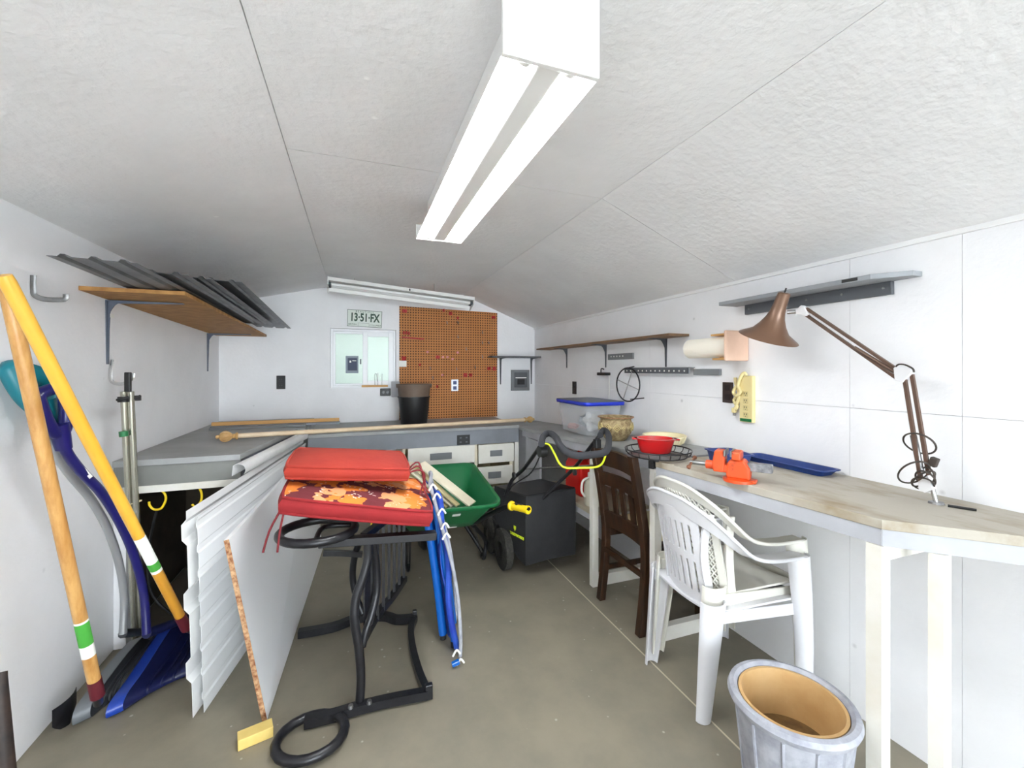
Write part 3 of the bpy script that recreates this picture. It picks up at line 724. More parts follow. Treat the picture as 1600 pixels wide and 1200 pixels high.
# ------------------------------------------------------------------ left wall: shelf, sheets, hooks
zs = PX(167, 468, XL).z
s0, s1 = PX(122, 444, XL), PX(340, 500, XL)
ys0, ys1, sd_ = s0.y, 3.72, .375
zs = .5 * (PX(167, 468, XL).z + PX(322, 519, XL).z)
fx_ = XL + sd_
sh = thing('wall_shelf', 'chipboard shelf on grey brackets high on the left wall', 'shelf', (XL + .2, 3.2, zs))
bx = PX(167, 470, XL).y, PX(324, 520, XL).y
ys0 = PX(122, 446, XL).y; ys1 = bx[1] + .22
def zsh_(y_): return PX(167, 468, XL).z + (PX(324, 520, XL).z - PX(167, 468, XL).z) * (y_ - bx[0]) / (bx[1] - bx[0])
MB().hexa([(XL + .001, ys0, zsh_(ys0)), (fx_, ys0, zsh_(ys0)), (fx_, ys1, zsh_(ys1)), (XL + .001, ys1, zsh_(ys1)),
           (XL + .001, ys0, zsh_(ys0) + .018), (fx_, ys0, zsh_(ys0) + .018), (fx_, ys1, zsh_(ys1) + .018), (XL + .001, ys1, zsh_(ys1) + .018)]).build('board', PLY, sh, bevel=.001)
for yb in bx:
    br = bracket(V((XL + .001, yb, zsh_(yb) - .004)), (1, 0, 0), drop=.30, reach=.30, m=mat('slate_bracket', (92, 100, 116), .4, metal=.2), w=.036, par=sh)
    MB().box((XL + .0185, yb - .016, zsh_(yb) - .085), (XL + .020, yb + .016, zsh_(yb) - .067)).build('price_tag', LABELW, br)
# ribbed metal sheets stacked on the shelf
def ribbed(name, o, dl, dw, L_, Wd, ribs, rh, m, label, group, seg=1, warp=0.):
    """sheet: length along dl, ribs run along dl and repeat along dw"""
    o, dl, dw = V(o), V(dl).normalized(), V(dw).normalized(); nn = -dl.cross(dw).normalized()
    prof = []
    for k in range(ribs):
        b0 = k / ribs
        for f_, h_ in ((0, 0), (.34, 0), (.44, 1), (.58, 1), (.68, 0)): prof.append((b0 + f_ / ribs, h_ * rh))
    prof.append((1, 0))
    nu = 8
    def fn(a, b_):
        i = b_ * (len(prof) - 1); i0 = min(int(round(i)), len(prof) - 1)
        q = prof[i0]; return o + dl * (a * L_) + dw * (q[0] * Wd) + nn * (q[1] + warp * math.sin(a * 7 + q[0] * 5))
    ob = MB().sheet(fn, nu, len(prof) - 1, .0015).build(name, m)
    return tag(ob, label, 'metal sheet', group)
zt_ = zs + .02
gp = 'ribbed metal sheets on the left shelf'
for (u, v, Xn, yy1, Xf, wd, dz, lab) in ((72, 400, -.95, 3.05, -.95, .24, .008, 'galvanised ribbed sheet reaching farthest forward off the left shelf'),
                                   (172, 424, -.88, 3.60, -.90, .25, .027, 'galvanised ribbed sheet lying second in the left shelf stack'),
                                   (222, 433, -.84, 3.85, -.86, .25, .046, 'galvanised ribbed sheet lying third in the left shelf stack'),
                                   (277, 438, -.79, 4.26, -.80, .265, .066, 'topmost galvanised ribbed sheet overhanging the far end of the left shelf')):
    o_ = PX(u, v, Xn); o_.z += {72: .002, 172: .010, 222: .016, 277: .016}[u]; e_ = V((Xf, yy1, zsh_(yy1) + .021 + dz))
    ribbed('corrugated_sheet', o_, e_ - o_, V((1, .0, -.02)), (e_ - o_).length, wd, 3, .009, GALV, lab, gp, warp=.0008)
def wallhook(pts, w, name, label, m=STEEL):
    tag(MB().tube(pts, w, 6, smooth=4, flat=.45).build(name, m, smooth=40), label, 'hook')
p = lambda u, v, X=XL + .0095: PX(u, v, X)
a = p(52, 430); b_ = p(52, 465)
wallhook([a, a.lerp(b_, .6), b_ + V((.004, 0, .008)), b_ + V((.03, .0, -.004)), b_ + V((.07, 0, -.004)), b_ + V((.088, 0, .0)), b_ + V((.090, 0, .018))], .009, 'wall_hook', 'bent steel utility hook on the left wall above the shovels')
a = p(175, 562); b_ = p(171, 590)
wallhook([a, a.lerp(b_, .7), b_ + V((.01, 0, -.02)), b_ + V((.05, 0, -.03)), b_ + V((.085, 0, -.005)), b_ + V((.09, 0, .02))], .008, 'wall_hook', 'steel hook on the left wall beside the aluminium poles', CHROME)

# ------------------------------------------------------------------ shovels and poles on the left
def pt(u, v, X): return PX(u, v, X)
# ash handle tool
a, b_ = pt(10, 446, -.945), pt(147, 1062, -.895)
t = thing('garden_shovel', 'natural ash wood handled shovel with a green label leaning on the left wall', 'shovel', (b_.x, b_.y, 0))
dv = (b_ - a).normalized()
MB().tube([a, a + dv * .02, b_], [.0175, .019, .0195], 16).build('handle', OAK, t, smooth=60)
def wrap_label(p, q, u0, u1, r, m, name='label', arc=(200, 340), par=None, base=None):
    d_ = (q - p).normalized(); to = (EYE - (p + q) / 2); to = (to - d_ * to.dot(d_)).normalized(); sd = d_.cross(to)
    def fn(a_, b2):
        an = math.radians(-70 + 140 * b2)
        return p + d_ * (u0 + (u1 - u0) * a_) + (to * math.cos(an) + sd * math.sin(an)) * r
    return MB().sheet(fn, 1, 10, .0006).build(name, m, par, smooth=60)
Lh = (b_ - a).length
def along(px1, px2, pa, pb, L_):   # distances along a handle whose pixel ends are pa, pb (approximate by dropping to the axis)
    res = []
    for (u, v) in (px1, px2):
        r_ = ray(u, v); d_ = (pb - pa).normalized(); w0 = pa - EYE
        A, B, C2 = d_.dot(d_), d_.dot(r_), r_.dot(r_); D, E_ = d_.dot(w0), r_.dot(w0)
        res.append((B * E_ - C2 * D) / (A * C2 - B * B))
    return res
s1_, s2_ = along((130, 967), (142, 1022), a, b_, Lh)
lb = wrap_label(a, b_, s1_, s2_, .0202, LABELW, par=t); plabel(lb, 'white and green paper label')
wrap_label(a, b_, s1_ + .008, s2_ - .05, .0206, LABELG, 'label_print', par=lb)
MB().tube([b_, b_ + dv * .075], .021, 16).build('collar', BURG, t, smooth=60)
hb = b_ + dv * .07
MB().tube([hb, V((hb.x - .02, hb.y + .05, .09))], .015, 10).build('socket', BLKMET, t, smooth=60)
def spade(c, wdir, R_, m, par, wd=.2, hg=.25):
    wdir = V(wdir).normalized(); up = V(R_).normalized()
    n_ = wdir.cross(up)
    def fn(a_, b2):
        w = (a_ - .5) * wd * (1 if b2 > .35 else (.35 + 1.86 * b2)); return V(c) + wdir * w + up * (b2 * hg) + n_ * (.015 * (1 - (2 * a_ - 1) ** 2))
    return MB().sheet(fn, 8, 8, .002).build('blade', m, par, smooth=40)
spade((-1.035, hb.y + .10, .004), (.1, 1, 0), (0, 0, 1), BLKMET, t, .12, .10)
# yellow handle tool
a2, b2_ = pt(6, 430, -.885), pt(281, 962, -.70)
t = thing('garden_shovel', 'yellow varnished handle shovel crossing in front of the ash one', 'shovel', (b2_.x, b2_.y, 0))
dv = (b2_ - a2).normalized(); Ly = (b2_ - a2).length
s1_, s2_ = along((214, 840), (246, 891), a2, b2_, Ly)
MB().tube([a2, a2 + dv * .02, a2 + dv * s1_], [.016, .0185, .0185], 16).build('handle', YELW, t, smooth=60)
plabel(MB().tube([a2 + dv * s1_, b2_], .0182, 16).build('handle_end', YELW2, t, smooth=60), 'amber unpainted end of the handle')
lb = wrap_label(a2, b2_, s1_, s2_, .0192, LABELW, par=t); plabel(lb, 'white paper label')
wrap_label(a2, b2_, s1_ + (s2_ - s1_) * .72, s2_ - .015, .0196, LABELG, 'label_print', par=lb)
MB().tube([b2_, b2_ + dv * .09], .02, 16).build('collar', BURG, t, smooth=60)
e = b2_ + dv * .08
MB().tube([e, V((e.x + .03, e.y + .10, max(e.z - .1, .14)))], .016, 10).build('socket', BLKMET, t, smooth=60)
spade((e.x + .03, e.y + .10, .004), (.15, 1, 0), (0, 0, 1), BLKMET, t, .10, .16)

# snow shovels with bent shafts
def snow_shovel(name, label, shaft_px, Xs, r, ms, mg, mb_, edge_px, Xe, ext, lip, grip, group=None):
    pts = [PX(u, v, X) for (u, v), X in zip(shaft_px, Xs)]
    ep = cat_rom([PX(u, v, Xe) for u, v in edge_px], 5)
    for q in ep: q.z = max(q.z, .012)
    zmin = 0. 
    base = ep[-1]
    t = thing(name, label, 'shovel', (base.x, base.y, max(0, zmin)))
    MB().tube(pts, r, 12, smooth=6).build('shaft', ms, t, smooth=60)
    ex = V(ext)
    n = len(ep) - 1
    def fn(a_, b2):
        q = ep[min(int(round(a_ * n)), n)]; r3 = q + ex * b2 + V((0, .05 * math.sin(math.pi * b2) * a_, -.05 * math.sin(math.pi * b2) * (1 - a_))); r3.z = max(r3.z, .010); return r3
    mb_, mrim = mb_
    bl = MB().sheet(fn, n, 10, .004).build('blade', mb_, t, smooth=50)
    def fl_(a_, b2):
        q = ep[min(int(round(a_ * n)), n)]; return V((q.x + lip[0] * b2, q.y + lip[1] * b2, max(q.z + lip[2] * b2, .006)))
    MB().sheet(fl_, n, 1, .004).build('blade_rim', mrim, bl, smooth=50)
    for k in (.3, .5, .7):
        MB().tube([fn(j / 6, k) + V((.0, -.004, .006)) for j in range(1, 7)], .005, 6, smooth=2).build('blade_rib', mb_, bl, smooth=60)
    q = pts[-1]; MB().tube([q, ep[0] + ex * .45], [r * 1.25, r * 1.1], 10).build('socket', mb_, t, smooth=60)
    return t, pts
def dgrip(t, o, d_, w, m, W_=.085, H_=.11, r=.017, lab=None):
    """loop grip: o = end of shaft, d_ = outwards along shaft, w = width direction"""
    o, d_, w = V(o), V(d_).normalized(), V(w).normalized()
    L_ = [o + w * .012, o + d_ * .035 + w * W_ * .35, o + d_ * H_ * .75 + w * W_ * .5, o + d_ * H_ + w * W_ * .42, o + d_ * H_ - w * W_ * .42, o + d_ * H_ * .75 - w * W_ * .5, o + d_ * .035 - w * W_ * .35, o - w * .012]
    ob = MB().tube(L_, r, 10, closed=True, smooth=5).build('grip', m, t, smooth=60)
    MB().tube([o - d_ * .06, o + d_ * .03], [r * 1.15, r * 1.45], 12).build('grip_sleeve', m, t, smooth=60)
    if lab: plabel(ob, lab)
BLD1 = mat('shaded_scoop', (44, 46, 50), .5); BLD2 = mat('shaded_navy_scoop', (12, 20, 66), .45)  # shade inside the scoops put into the colour, darker than the rims
SILVER = mat('silver_shaft', (170, 172, 174), .35, metal=.5)
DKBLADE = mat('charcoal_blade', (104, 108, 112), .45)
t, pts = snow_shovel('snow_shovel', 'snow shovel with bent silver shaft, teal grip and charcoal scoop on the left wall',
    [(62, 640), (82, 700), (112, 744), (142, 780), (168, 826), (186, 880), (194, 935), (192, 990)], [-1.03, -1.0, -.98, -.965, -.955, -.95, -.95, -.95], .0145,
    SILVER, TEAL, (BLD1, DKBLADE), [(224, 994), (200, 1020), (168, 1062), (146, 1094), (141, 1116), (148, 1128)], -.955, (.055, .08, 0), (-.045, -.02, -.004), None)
dr = (pts[0] - pts[1]).normalized()
dgrip(t, pts[0] + V((.006, 0, 0)), dr, (0.25, .9, -.3), TEAL, .13, .13, .03, 'teal loop grip')
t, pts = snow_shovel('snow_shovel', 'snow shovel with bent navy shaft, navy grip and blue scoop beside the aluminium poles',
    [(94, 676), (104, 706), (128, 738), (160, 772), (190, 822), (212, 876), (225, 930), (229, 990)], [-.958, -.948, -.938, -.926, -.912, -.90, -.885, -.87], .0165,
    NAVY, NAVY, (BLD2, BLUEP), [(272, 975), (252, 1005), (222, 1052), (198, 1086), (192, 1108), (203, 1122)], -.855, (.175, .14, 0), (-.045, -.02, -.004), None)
dr = (pts[0] - pts[1]).normalized()
dgrip(t, pts[0], V((-.06, -.22, 1)), (.15, .95, .2), NAVY, .10, .15, .02, None)
plabel(MB().bar(PX(114, 715, -.938), PX(142, 746, -.92), .012, .004, up=(1, -1, .3)).build('sticker', LABELW, t), 'torn white sticker')

# aluminium poles
t = thing('tent_pole_bundle', 'bundle of two aluminium poles clamped together against the left bench end', 'poles', (-1.04, 2.52, 0))
for (u0, u1, X, r) in ((192, 211, -1.0, .0125), (203, 222, -.975, .0135)):
    p0_, p1_ = PX(u0 + 1, 612, X), PX(u1, 1000, X)
    p1_ = p0_ + (p1_ - p0_) * ((p0_.z - .003) / (p0_.z - p1_.z))
    MB().tube([p0_, p1_], r, 12).build('pole', mat('pole_metal', (186, 184, 170), .25, metal=.8), t, smooth=60)
for (u, v) in ((187, 624), (206, 622)):
    q = PX(u + 6, v, -.975)
    MB().tube([q + V((0, 0, -.012)), q + V((0, 0, .012))], .021, 12).build('clamp', BLACK, t, smooth=50)
    MB().tube([q + V((-.01, -.03, 0)), q + V((.01, -.045, 0)), q + V((.03, -.03, .012))], .006, 8).build('clamp_lever', BLACK, t, smooth=50)
q = PX(200, 597, -.98); MB().cbox(q + V((0, 0, .0)), (.022, .022, .09)).build('cap', BLACK, t, bevel=.003)
q = PX(192, 678, -1.0); plabel(MB().tube([q + V((.004, 0, -.012)), q + V((.002, 0, .012))], .017, 10).build('tape', GREENT, t, smooth=50), 'green tape')
q = PX(212, 785, -.98)
MB().tube([q + V((.032 * math.cos(k * math.pi / 6) - .01, .022 * math.sin(k * math.pi / 6), .006 * math.cos(k * math.pi / 6))) for k in range(12)], .003, 6, closed=True).build('string', CREAMP, t)

# dark tool at the far left edge
a = PX(3, 1050, -.97)
t = thing('digging_bar', 'dark brown iron bar leaning at the left edge of the photo', 'bar', (a.x, a.y, 0))
MB().tube([a, a + V((.002, -.01, -.02)), V((a.x + .03, a.y - .02, .004))], [.012, .016, .024], 10).build('shaft', mat('rusty_iron', (52, 38, 32), .6, c2=(30, 24, 22), scale=20), t, smooth=50)

# hooks under the left bench wing and a hanging cable
zu = ZL - .03
for k, hp in enumerate((((247, 757), (249, 765), (257, 771), (259, 781), (252, 794), (241, 796), (234, 790), (233, 784)), ((309, 753), (311, 762), (315, 771), (314, 783), (306, 792), (300, 788)))):
    q = [PY(u, v, YLF + .012) for u, v in hp]
    q[0].z = ZL - .165
    tag(MB().tube(q, .0055, 8, smooth=4).build('storage_hook', YEL, smooth=60), ['left yellow storage hook under the left bench wing', 'right yellow storage hook under the left bench wing'][k], 'hook', 'yellow hooks under the bench')
o = PY(243, 802, YLF + .03)
tag(MB().tube([V((o.x + .01, o.y - .01, PY(243, 797, YLF + .02).z)), o + V((-.01, 0, -.06)), o + V((-.035, .02, -.2)), o + V((-.03, .03, -.4)), V((o.x + .05, o.y + .04, .1)), V((o.x + .15, o.y + .06, .006))], .006, 8, smooth=6).build('cable', BLACK, smooth=60), 'black cable hanging from the yellow hook under the bench', 'cable')

# ------------------------------------------------------------------ ribbed roofing sheets and white board leaning in the middle left
gp = 'pale ribbed metal sheets leaning beside the white board'
def lean_sheet(n0, f0, zn, zf_, bx0, bx1, ribs, rh, lab, m=SHEETM, curl=False, zb0=.0):
    """n0,f0: near and far top points (x,y); bx: x at the floor"""
    prof = []
    for k in range(ribs):
        for f_, h_ in ((0, 0), (.50, 0), (.58, 1), (.80, 1), (.88, 0)): prof.append(((k + f_) / ribs, h_ * rh))
    prof.append((1, 0))
    bn, bf = V((bx0, n0[1], .002 + zb0)), V((bx1, f0[1], .002 + zb0)); tn, tf = V((n0[0], n0[1], zn)), V((f0[0], f0[1], zf_))
    nn = (bf - bn).cross(tn - bn).normalized()
    if nn.x > 0: nn = -nn
    def fn(a_, b2):
        q = prof[int(round(b2 * (len(prof) - 1)))]
        c_ = V((0, 0, 0))
        return bn.lerp(bf, a_).lerp(tn.lerp(tf, a_), q[0]) + nn * q[1]
    o = MB().sheet(fn, 4, len(prof) - 1, .0015).build('roofing_sheet', m)
    tag(o, lab, 'metal sheet', gp)
lean_sheet((-.612, 1.985), (-.362, 3.53), .805, .845, -.590, -.32, 3, .018, 'nearest pale ribbed metal sheet with the stepped end facing the camera')
lean_sheet((-.580, 2.00), (-.345, 3.51), .775, .81, -.558, -.285, 8, .005, 'pale finely ribbed sheet between the stepped sheet and the white board', mat('ribbed_sheet_grey', (226, 227, 228), .45))
# rolled-edge flashing on top, starting further back
fa_, fb_ = PY(372, 735, 2.45), PY(474, 681, 3.53)
def flash(a_, b2):
    an = math.radians(-40 + 230 * b2); c_ = fa_.lerp(fb_, a_)
    return c_ + V((math.cos(an) * .032, 0, math.sin(an) * .032)) if b2 < .75 else c_ + V((math.cos(math.radians(132)) * .032 , 0, math.sin(math.radians(132)) * .032)) + V((-.02, 0, -.2)) * (b2 - .75)
tag(MB().sheet(flash, 4, 20, .0015).build('roof_flashing', SHEETM, smooth=40), 'pale rolled metal flashing resting above the ribbed sheets', 'flashing')
n_b, n_t = V((-.335, 1.875, .0)), V((-.466, 1.895, .705))
f_b, f_t = V((-.245, 3.52, .0)), V((-.335, 3.52, .748))
th = V((.017, 0, .003))
t = thing('panel_board', 'large white melamine board with a raw chipboard edge leaning on the metal sheets', 'board', (n_b + f_b) / 2)
MB().hexa([n_b, n_b + th, f_b + th, f_b, n_t, n_t + th, f_t + th, f_t]).build('board', MELA, t)
e = V((0, -.0015, 0))
MB().hexa([n_b + e, n_b + th + e, n_b + th, n_b, n_t + e, n_t + th + e, n_t + th, n_t]).build('raw_edge', CHIP, t)
# offcut of yellow wood at the foot of the board
c = PZ(404, 1146, .02)
tag(MB().cbox(c + V((-.01, -.0, 0)), (.11, .05, .038), Matrix.Rotation(.25, 3, 'Z')).build('wood_offcut', mat('yellow_pine', (226, 200, 120), .6, c2=(210, 180, 100), scale=8), bevel=.002), 'small yellow wood offcut on the floor before the white board', 'wood offcut')

# ------------------------------------------------------------------ black metal patio chair lying on its side
t = thing('patio_chair', 'black metal patio rocker lying on its side under the cushions', 'chair', (.05, 2.1, 0))
def flatbar(pts, w, h, name='bar', par=t, m=BLKMET):
    P = cat_rom(pts, 5); mb = MB()
    return MB().tube(P, (w * w + h * h) ** .5 * .5, 4, sq=True, flat=1.).build(name, m, par)
zb0 = .026
q = [PZ(u, v, zb0) for u, v in ((476, 1128), (520, 1118), (560, 1106), (610, 1094), (668, 1083))]
lowarm = flatbar(q, .034, .034, 'arm')
rc = PZ(486, 1150, zb0)
MB().tube([rc + V((.115 * math.cos(k * math.pi / 10), .10 * math.sin(k * math.pi / 10), 0)) for k in range(20)], .017, 10, closed=True).build('scroll', BLKMET, lowarm, smooth=60)
flatbar([PZ(u, v, zb0) for u, v in ((668, 1083), (655, 1052), (645, 1015), (642, 985), (648, 966))], .03, .03, 'rocker_bar')
flatbar([PZ(u, v, zb0) for u, v in ((648, 966), (620, 968), (600, 963), (560, 966), (520, 980), (466, 990))], .036, .036, 'rear_bar')
MB().cbox(PZ(670, 1080, .034), (.03, .022, .06)).build('foot_cap', BLKMET, t, bevel=.003)
MB().cbox(PZ(648, 962, .034), (.022, .022, .06)).build('foot_cap', BLKMET, t, bevel=.003)
# upper arm with scroll
YU = 1.80
ua, ub = PY(498, 848, YU), PY(681, 836, YU)
uparm = MB().bar(ua, ub, .045, .03).build('arm', BLKMET, t, bevel=.003)
rc = PY(497, 829, YU + .06)
MB().tube([rc + V((.138 * math.cos(k * math.pi / 12), .13 * math.sin(k * math.pi / 12), 0)) for k in range(24)], .017, 10, closed=True).build('scroll', BLKMET, uparm, smooth=60)
MB().tube([rc + V((.0, -.12, 0)), rc + V((.02, .0, .01)), rc + V((.12, .02, .0))], .01, 8, smooth=4).build('scroll_spoke', BLKMET, uparm, smooth=60)
MB().tube([PY(u, v, Y) for (u, v), Y in zip(((562, 1098), (564, 1060), (561, 1015), (554, 970), (556, 935), (568, 900), (575, 870), (575, 842)), (1.80, 1.80, 1.80, 1.80, 1.81, 1.82, 1.83, 1.83))], .0175, 12, smooth=5).build('seat_tube', BLKMET, t, smooth=60)
MB().tube([PY(u, v, Y) for (u, v), Y in zip(((566, 1010), (572, 985), (582, 955), (589, 920), (588, 880), (582, 842)), (1.83, 1.84, 1.86, 1.88, 1.88, 1.86))], .015, 12, smooth=5).build('seat_tube', BLKMET, t, smooth=60)
MB().tube([PY(u, v, Y) for (u, v), Y in zip(((562, 846), (554, 870), (551, 900), (556, 930), (566, 958)), (2.35, 2.37, 2.38, 2.37, 2.35))], .017, 12, smooth=5).build('seat_tube', BLKMET, t, smooth=60)
flatbar([PY(505, 864, 2.35), PY(530, 864, 2.35), PY(566, 866, 2.35)], .02, .03, 'cross_bar')
ra, rb = PY(568, 998, 1.86), PY(632, 904, 2.22)
flatbar([ra, ra.lerp(rb, .33) + V((-.01, 0, .004)), ra.lerp(rb, .66), rb], .028, .028, 'lower_rail')
za = ua.z - .02
flatbar([V((ra.x, ra.y, za)), V((rb.x, rb.y, za))], .028, .028, 'upper_rail')
for k in range(7):
    q = ra.lerp(rb, .16 + .82 * k / 6)
    MB().bar(q, V((q.x, q.y, za)), .012, .02, up=(0, 1, 0)).build('slat', BLKMET, t)
MB().prism([ra + V((.0, .02, .02)), ra.lerp(rb, .17) + V((0, 0, .015)), V((ra.lerp(rb, .17).x, ra.lerp(rb, .17).y, za)), V((ra.x, ra.y + .02, za))], (.006, 0, 0)).build('side_plate', BLKMET, t)
for uu, vv in ((548, 1106), (577, 1099)): MB().lathe([(0, 0), (.011, 0), (.009, .012), (0, .014)], PZ(uu, vv, .042), 10).build('bolt', STEEL, t, smooth=40)
t_chair = t

# ------------------------------------------------------------------ cushions
def pillow(mb, c, R, sx, sy, sz, nx=18, ny=14, crown=.02, rnd=.3):
    """soft box: returns function for top surface"""
    def edge(x):   # 0..1 rounding falloff near borders
        return 1 - abs(x) ** 6
    def P(a_, b2, top):
        x, y_ = 2 * a_ - 1, 2 * b2 - 1
        # round the plan outline a little
        k = 1 - .045 * (abs(x) ** 4) * (abs(y_) ** 4)
        h_ = sz / 2 + crown * (1 - x * x) * (1 - y_ * y_)
        h_ *= (1 - .18 * max(abs(x), abs(y_)) ** 10)
        return V(c) + R @ V((x * sx / 2 * k, y_ * sy / 2 * k, h_ if top else -sz / 2 * (1 - .15 * max(abs(x), abs(y_)) ** 10)))
    return P
def cushion(name, label, c, R, sx, sy, sz, m_side, m_top, crown=.02, m_bottom=None):
    t = thing(name, label, 'cushion', V(c) - R @ V((0, 0, sz / 2)))
    P = pillow(None, c, R, sx, sy, sz, crown=crown)
    nx, ny = 20, 16
    # side wall with slight bulge
    ring = [(i / nx, 0.) for i in range(nx)] + [(1., j / ny) for j in range(ny)] + [(1 - i / nx, 1.) for i in range(nx)] + [(0., 1 - j / ny) for j in range(ny)]
    mb = MB(); m_ = 5; vs = []; n = len(ring)
    for (a_, b2) in ring:
        lo, hi = P(a_, b2, False), P(a_, b2, True); mid = V(c)
        outw = (P(a_, b2, True) + P(a_, b2, False)) / 2 - V(c); outw.normalize()
        for k in range(m_):
            f_ = k / (m_ - 1); vs.append(lo.lerp(hi, f_) + outw * .012 * math.sin(math.pi * f_))
    fs = [(i * m_ + k, ((i + 1) % n) * m_ + k, ((i + 1) % n) * m_ + k + 1, i * m_ + k + 1) for i in range(n) for k in range(m_ - 1)]
    MB().add(vs, fs).build('side_band', m_side, t, smooth=50)
    MB().sheet(lambda a_, b2: P(a_, b2, True), nx, ny, .004).build('top_panel', m_top, t, smooth=60)
    MB().sheet(lambda a_, b2: P(a_, b2, False), nx, ny, .004).build('bottom_panel', m_bottom or m_side, t, smooth=60)
    for top in (True, False):
        MB().tube([P(a_, b2, top) for a_, b2 in ring[::2]], .006, 8, closed=True).build('piping', m_side, t, smooth=60)
    return t, P
# lower cushion: front edge ends from the photograph
YC = 1.74
fl_, fr_ = PY(433, 790, YC), PY(678, 812, YC)
ex = (fr_ - fl_).normalized(); ey_ = V((0, 1, .03)).normalized(); ez_ = ex.cross(ey_).normalized(); ey_ = ez_.cross(ex)
R1_ = axes(ex, ey_, ez_); sxx = (fr_ - fl_).length
c1 = (fl_ + fr_) / 2 + ey_ * .25
cu1, P1 = cushion('seat_cushion', 'flowered outdoor cushion with red sides, lower of the two stacked', c1, R1_, sxx, .50, .066, RED, FLORAL, .012)
for (a_, dx) in ((0.03, -.01), (0.0, -.03)):
    q = P1(a_, 0.02, False)
    MB().tube([q, q + V((dx, -.02, -.06)), q + V((dx * 1.6, -.03, -.13))], .004, 6, smooth=3).build('tie', DKRED, cu1, smooth=60)
YC2 = 1.87
fl2, fr2 = PY(443, 744, YC2), PY(641, 747, YC2)
ex = (fr2 - fl2).normalized(); ey_ = V((.0, 1, .02)).normalized(); ez_ = ex.cross(ey_).normalized(); ey_ = ez_.cross(ex)
c2_ = (fl2 + fr2) / 2 + ey_ * .19 + V((0, 0, .014))
cu2, P2 = cushion('seat_cushion', 'plain brick red cushion face down on the flowered one', c2_, axes(ex, ey_, ez_), (fr2 - fl2).length, .38, .055, RED2, RED2, .022, FLORAL)
q = P2(1, .1, False)
for k in range(3):
    MB().tube([q + V((0, .02 * k, .02)), q + V((.05, .01 * k, .03 + .015 * k)), q + V((.075, .0, -.02 * k)), q + V((.05 + .02 * k, -.02, -.07))], .004, 6, smooth=4).build('tie', DKRED, cu2, smooth=60)

# ------------------------------------------------------------------ blue folded lawn chair
t = thing('folding_chair', 'folded blue and silver lawn chair standing on edge beside the cushions', 'chair', PZ(706, 1040, 0))
def edge_px(L_, Y0): return [PY(u, v, Y0) for u, v in L_]
wd = V((.04, .29, 0))
def loop(pa, r, m, name, w=wd, mid=None):
    """U frame: near leg path pa (top to bottom), returned along the same path offset by w, bridged at the top"""
    P = [V(q) for q in pa]; back = [q + w for q in P]
    full = list(reversed(P)) + [P[0] + V((0, .04, .012)), back[0] + V((0, -.04, .012))] + back
    return MB().tube(full, r, 10, smooth=4).build(name, m, t, smooth=60)
loop(edge_px([(665, 790), (674, 850), (684, 920), (692, 990)], 2.10), .021, BLUETUBE, 'frame_tube', V((.03, .10, 0)))
loop(edge_px([(682, 800), (692, 868), (701, 935), (709, 1000)], 2.04), .0165, BLUETUBE, 'frame_tube', V((.03, .14, 0)))
loop(edge_px([(674, 765), (687, 812), (706, 880), (716, 940), (720, 1000), (719, 1026)], 1.95), .0085, GREYPOT, 'frame_tube', V((.04, .28, 0)))
for (u, v, Y0) in ((692, 990, 2.10), (709, 1002, 2.04)):
    q = PY(u, v, Y0); MB().tube([q, q + V((.001, 0, -.025))], .016, 10).build('foot_cap', BLACK, t, smooth=60)
top = edge_px([(680, 768), (689, 805), (696, 862), (702, 940), (711, 1016)], 1.985)
pth = cat_rom(top, 5); nn_ = len(pth) - 1
def fab(a_, b2):
    q = pth[int(round(a_ * nn_))]; return q + V((.02 * math.sin(9 * a_) * .5, .18 * b2 + .03, .0)) + V((.012 * math.sin(5 * b2 + 8 * a_), 0, 0))
MB().sheet(fab, nn_, 8, .004).build('fabric_sling', BLUEFAB, t, smooth=60)
def fab2(a_, b2):
    q = pth[int(round(a_ * nn_))]; w_ = -.008 + .026 * b2 + .007 * math.sin(14 * a_)
    return q + V((w_, .012 - .01 * math.sin(3 * b2), .0))
sl = MB().sheet(fab2, nn_, 4, .003).build('fabric_fold', BLUEFAB, t, smooth=60)
for k, (u, v) in enumerate(((669, 762), (675, 776), (683, 800), (688, 822), (690, 838), (706, 1020), (712, 1034))):
    q = PY(u + 7, v, 1.925); MB().tube([q + V((-.016, 0, -.012)), q + V((.0, -.006, .016)), q + V((.018, 0, -.008))], .005, 6, smooth=3).build('strap', LABELW, t, smooth=60)
q = PY(712, 1036, 1.91); MB().cbox(q, (.035, .02, .018), Matrix.Rotation(-.25, 3, 'Y')).build('end_cap', BLUETUBE, t, bevel=.003)

# ------------------------------------------------------------------ green wheelbarrow with trim boards
t = thing('wheelbarrow', 'green tray wheelbarrow with yellow grips below the drawers', 'wheelbarrow', (.52, 2.9, 0))
# rim and floor corners: rear-left, rear-right, front-right, front-left
RR = PZ(782, 786, .61); FR = PZ(737, 724, .665)
RL = V((RR.x - .60, RR.y + .03, .61)); FL = V((FR.x - .56, FR.y + .02, .665))
bRR = PZ(742, 820, .40); bRL = V((bRR.x - .40, bRR.y + .02, .40)); bFR = V((FR.x - .13, FR.y - .22, .42)); bFL = V((FL.x + .13, FL.y - .2, .42))
def tray_ring(cs, k, r_):
    """rounded quad ring through corners cs"""
    P = []
    n = len(cs)
    for i in range(n):
        c_, a_, b2 = cs[i], cs[i - 1], cs[(i + 1) % n]
        da, db = (a_ - c_).normalized() * r_, (b2 - c_).normalized() * r_
        for j in range(k + 1):
            f_ = j / k; P.append((c_ + da) * (1 - f_) ** 2 + c_ * 2 * f_ * (1 - f_) + (c_ + db) * f_ ** 2)
    return P
rim = tray_ring([RL, RR, FR, FL], 5, .09); bot = tray_ring([bRL, bRR, bFR, bFL], 5, .05)
n = len(rim); rings = []
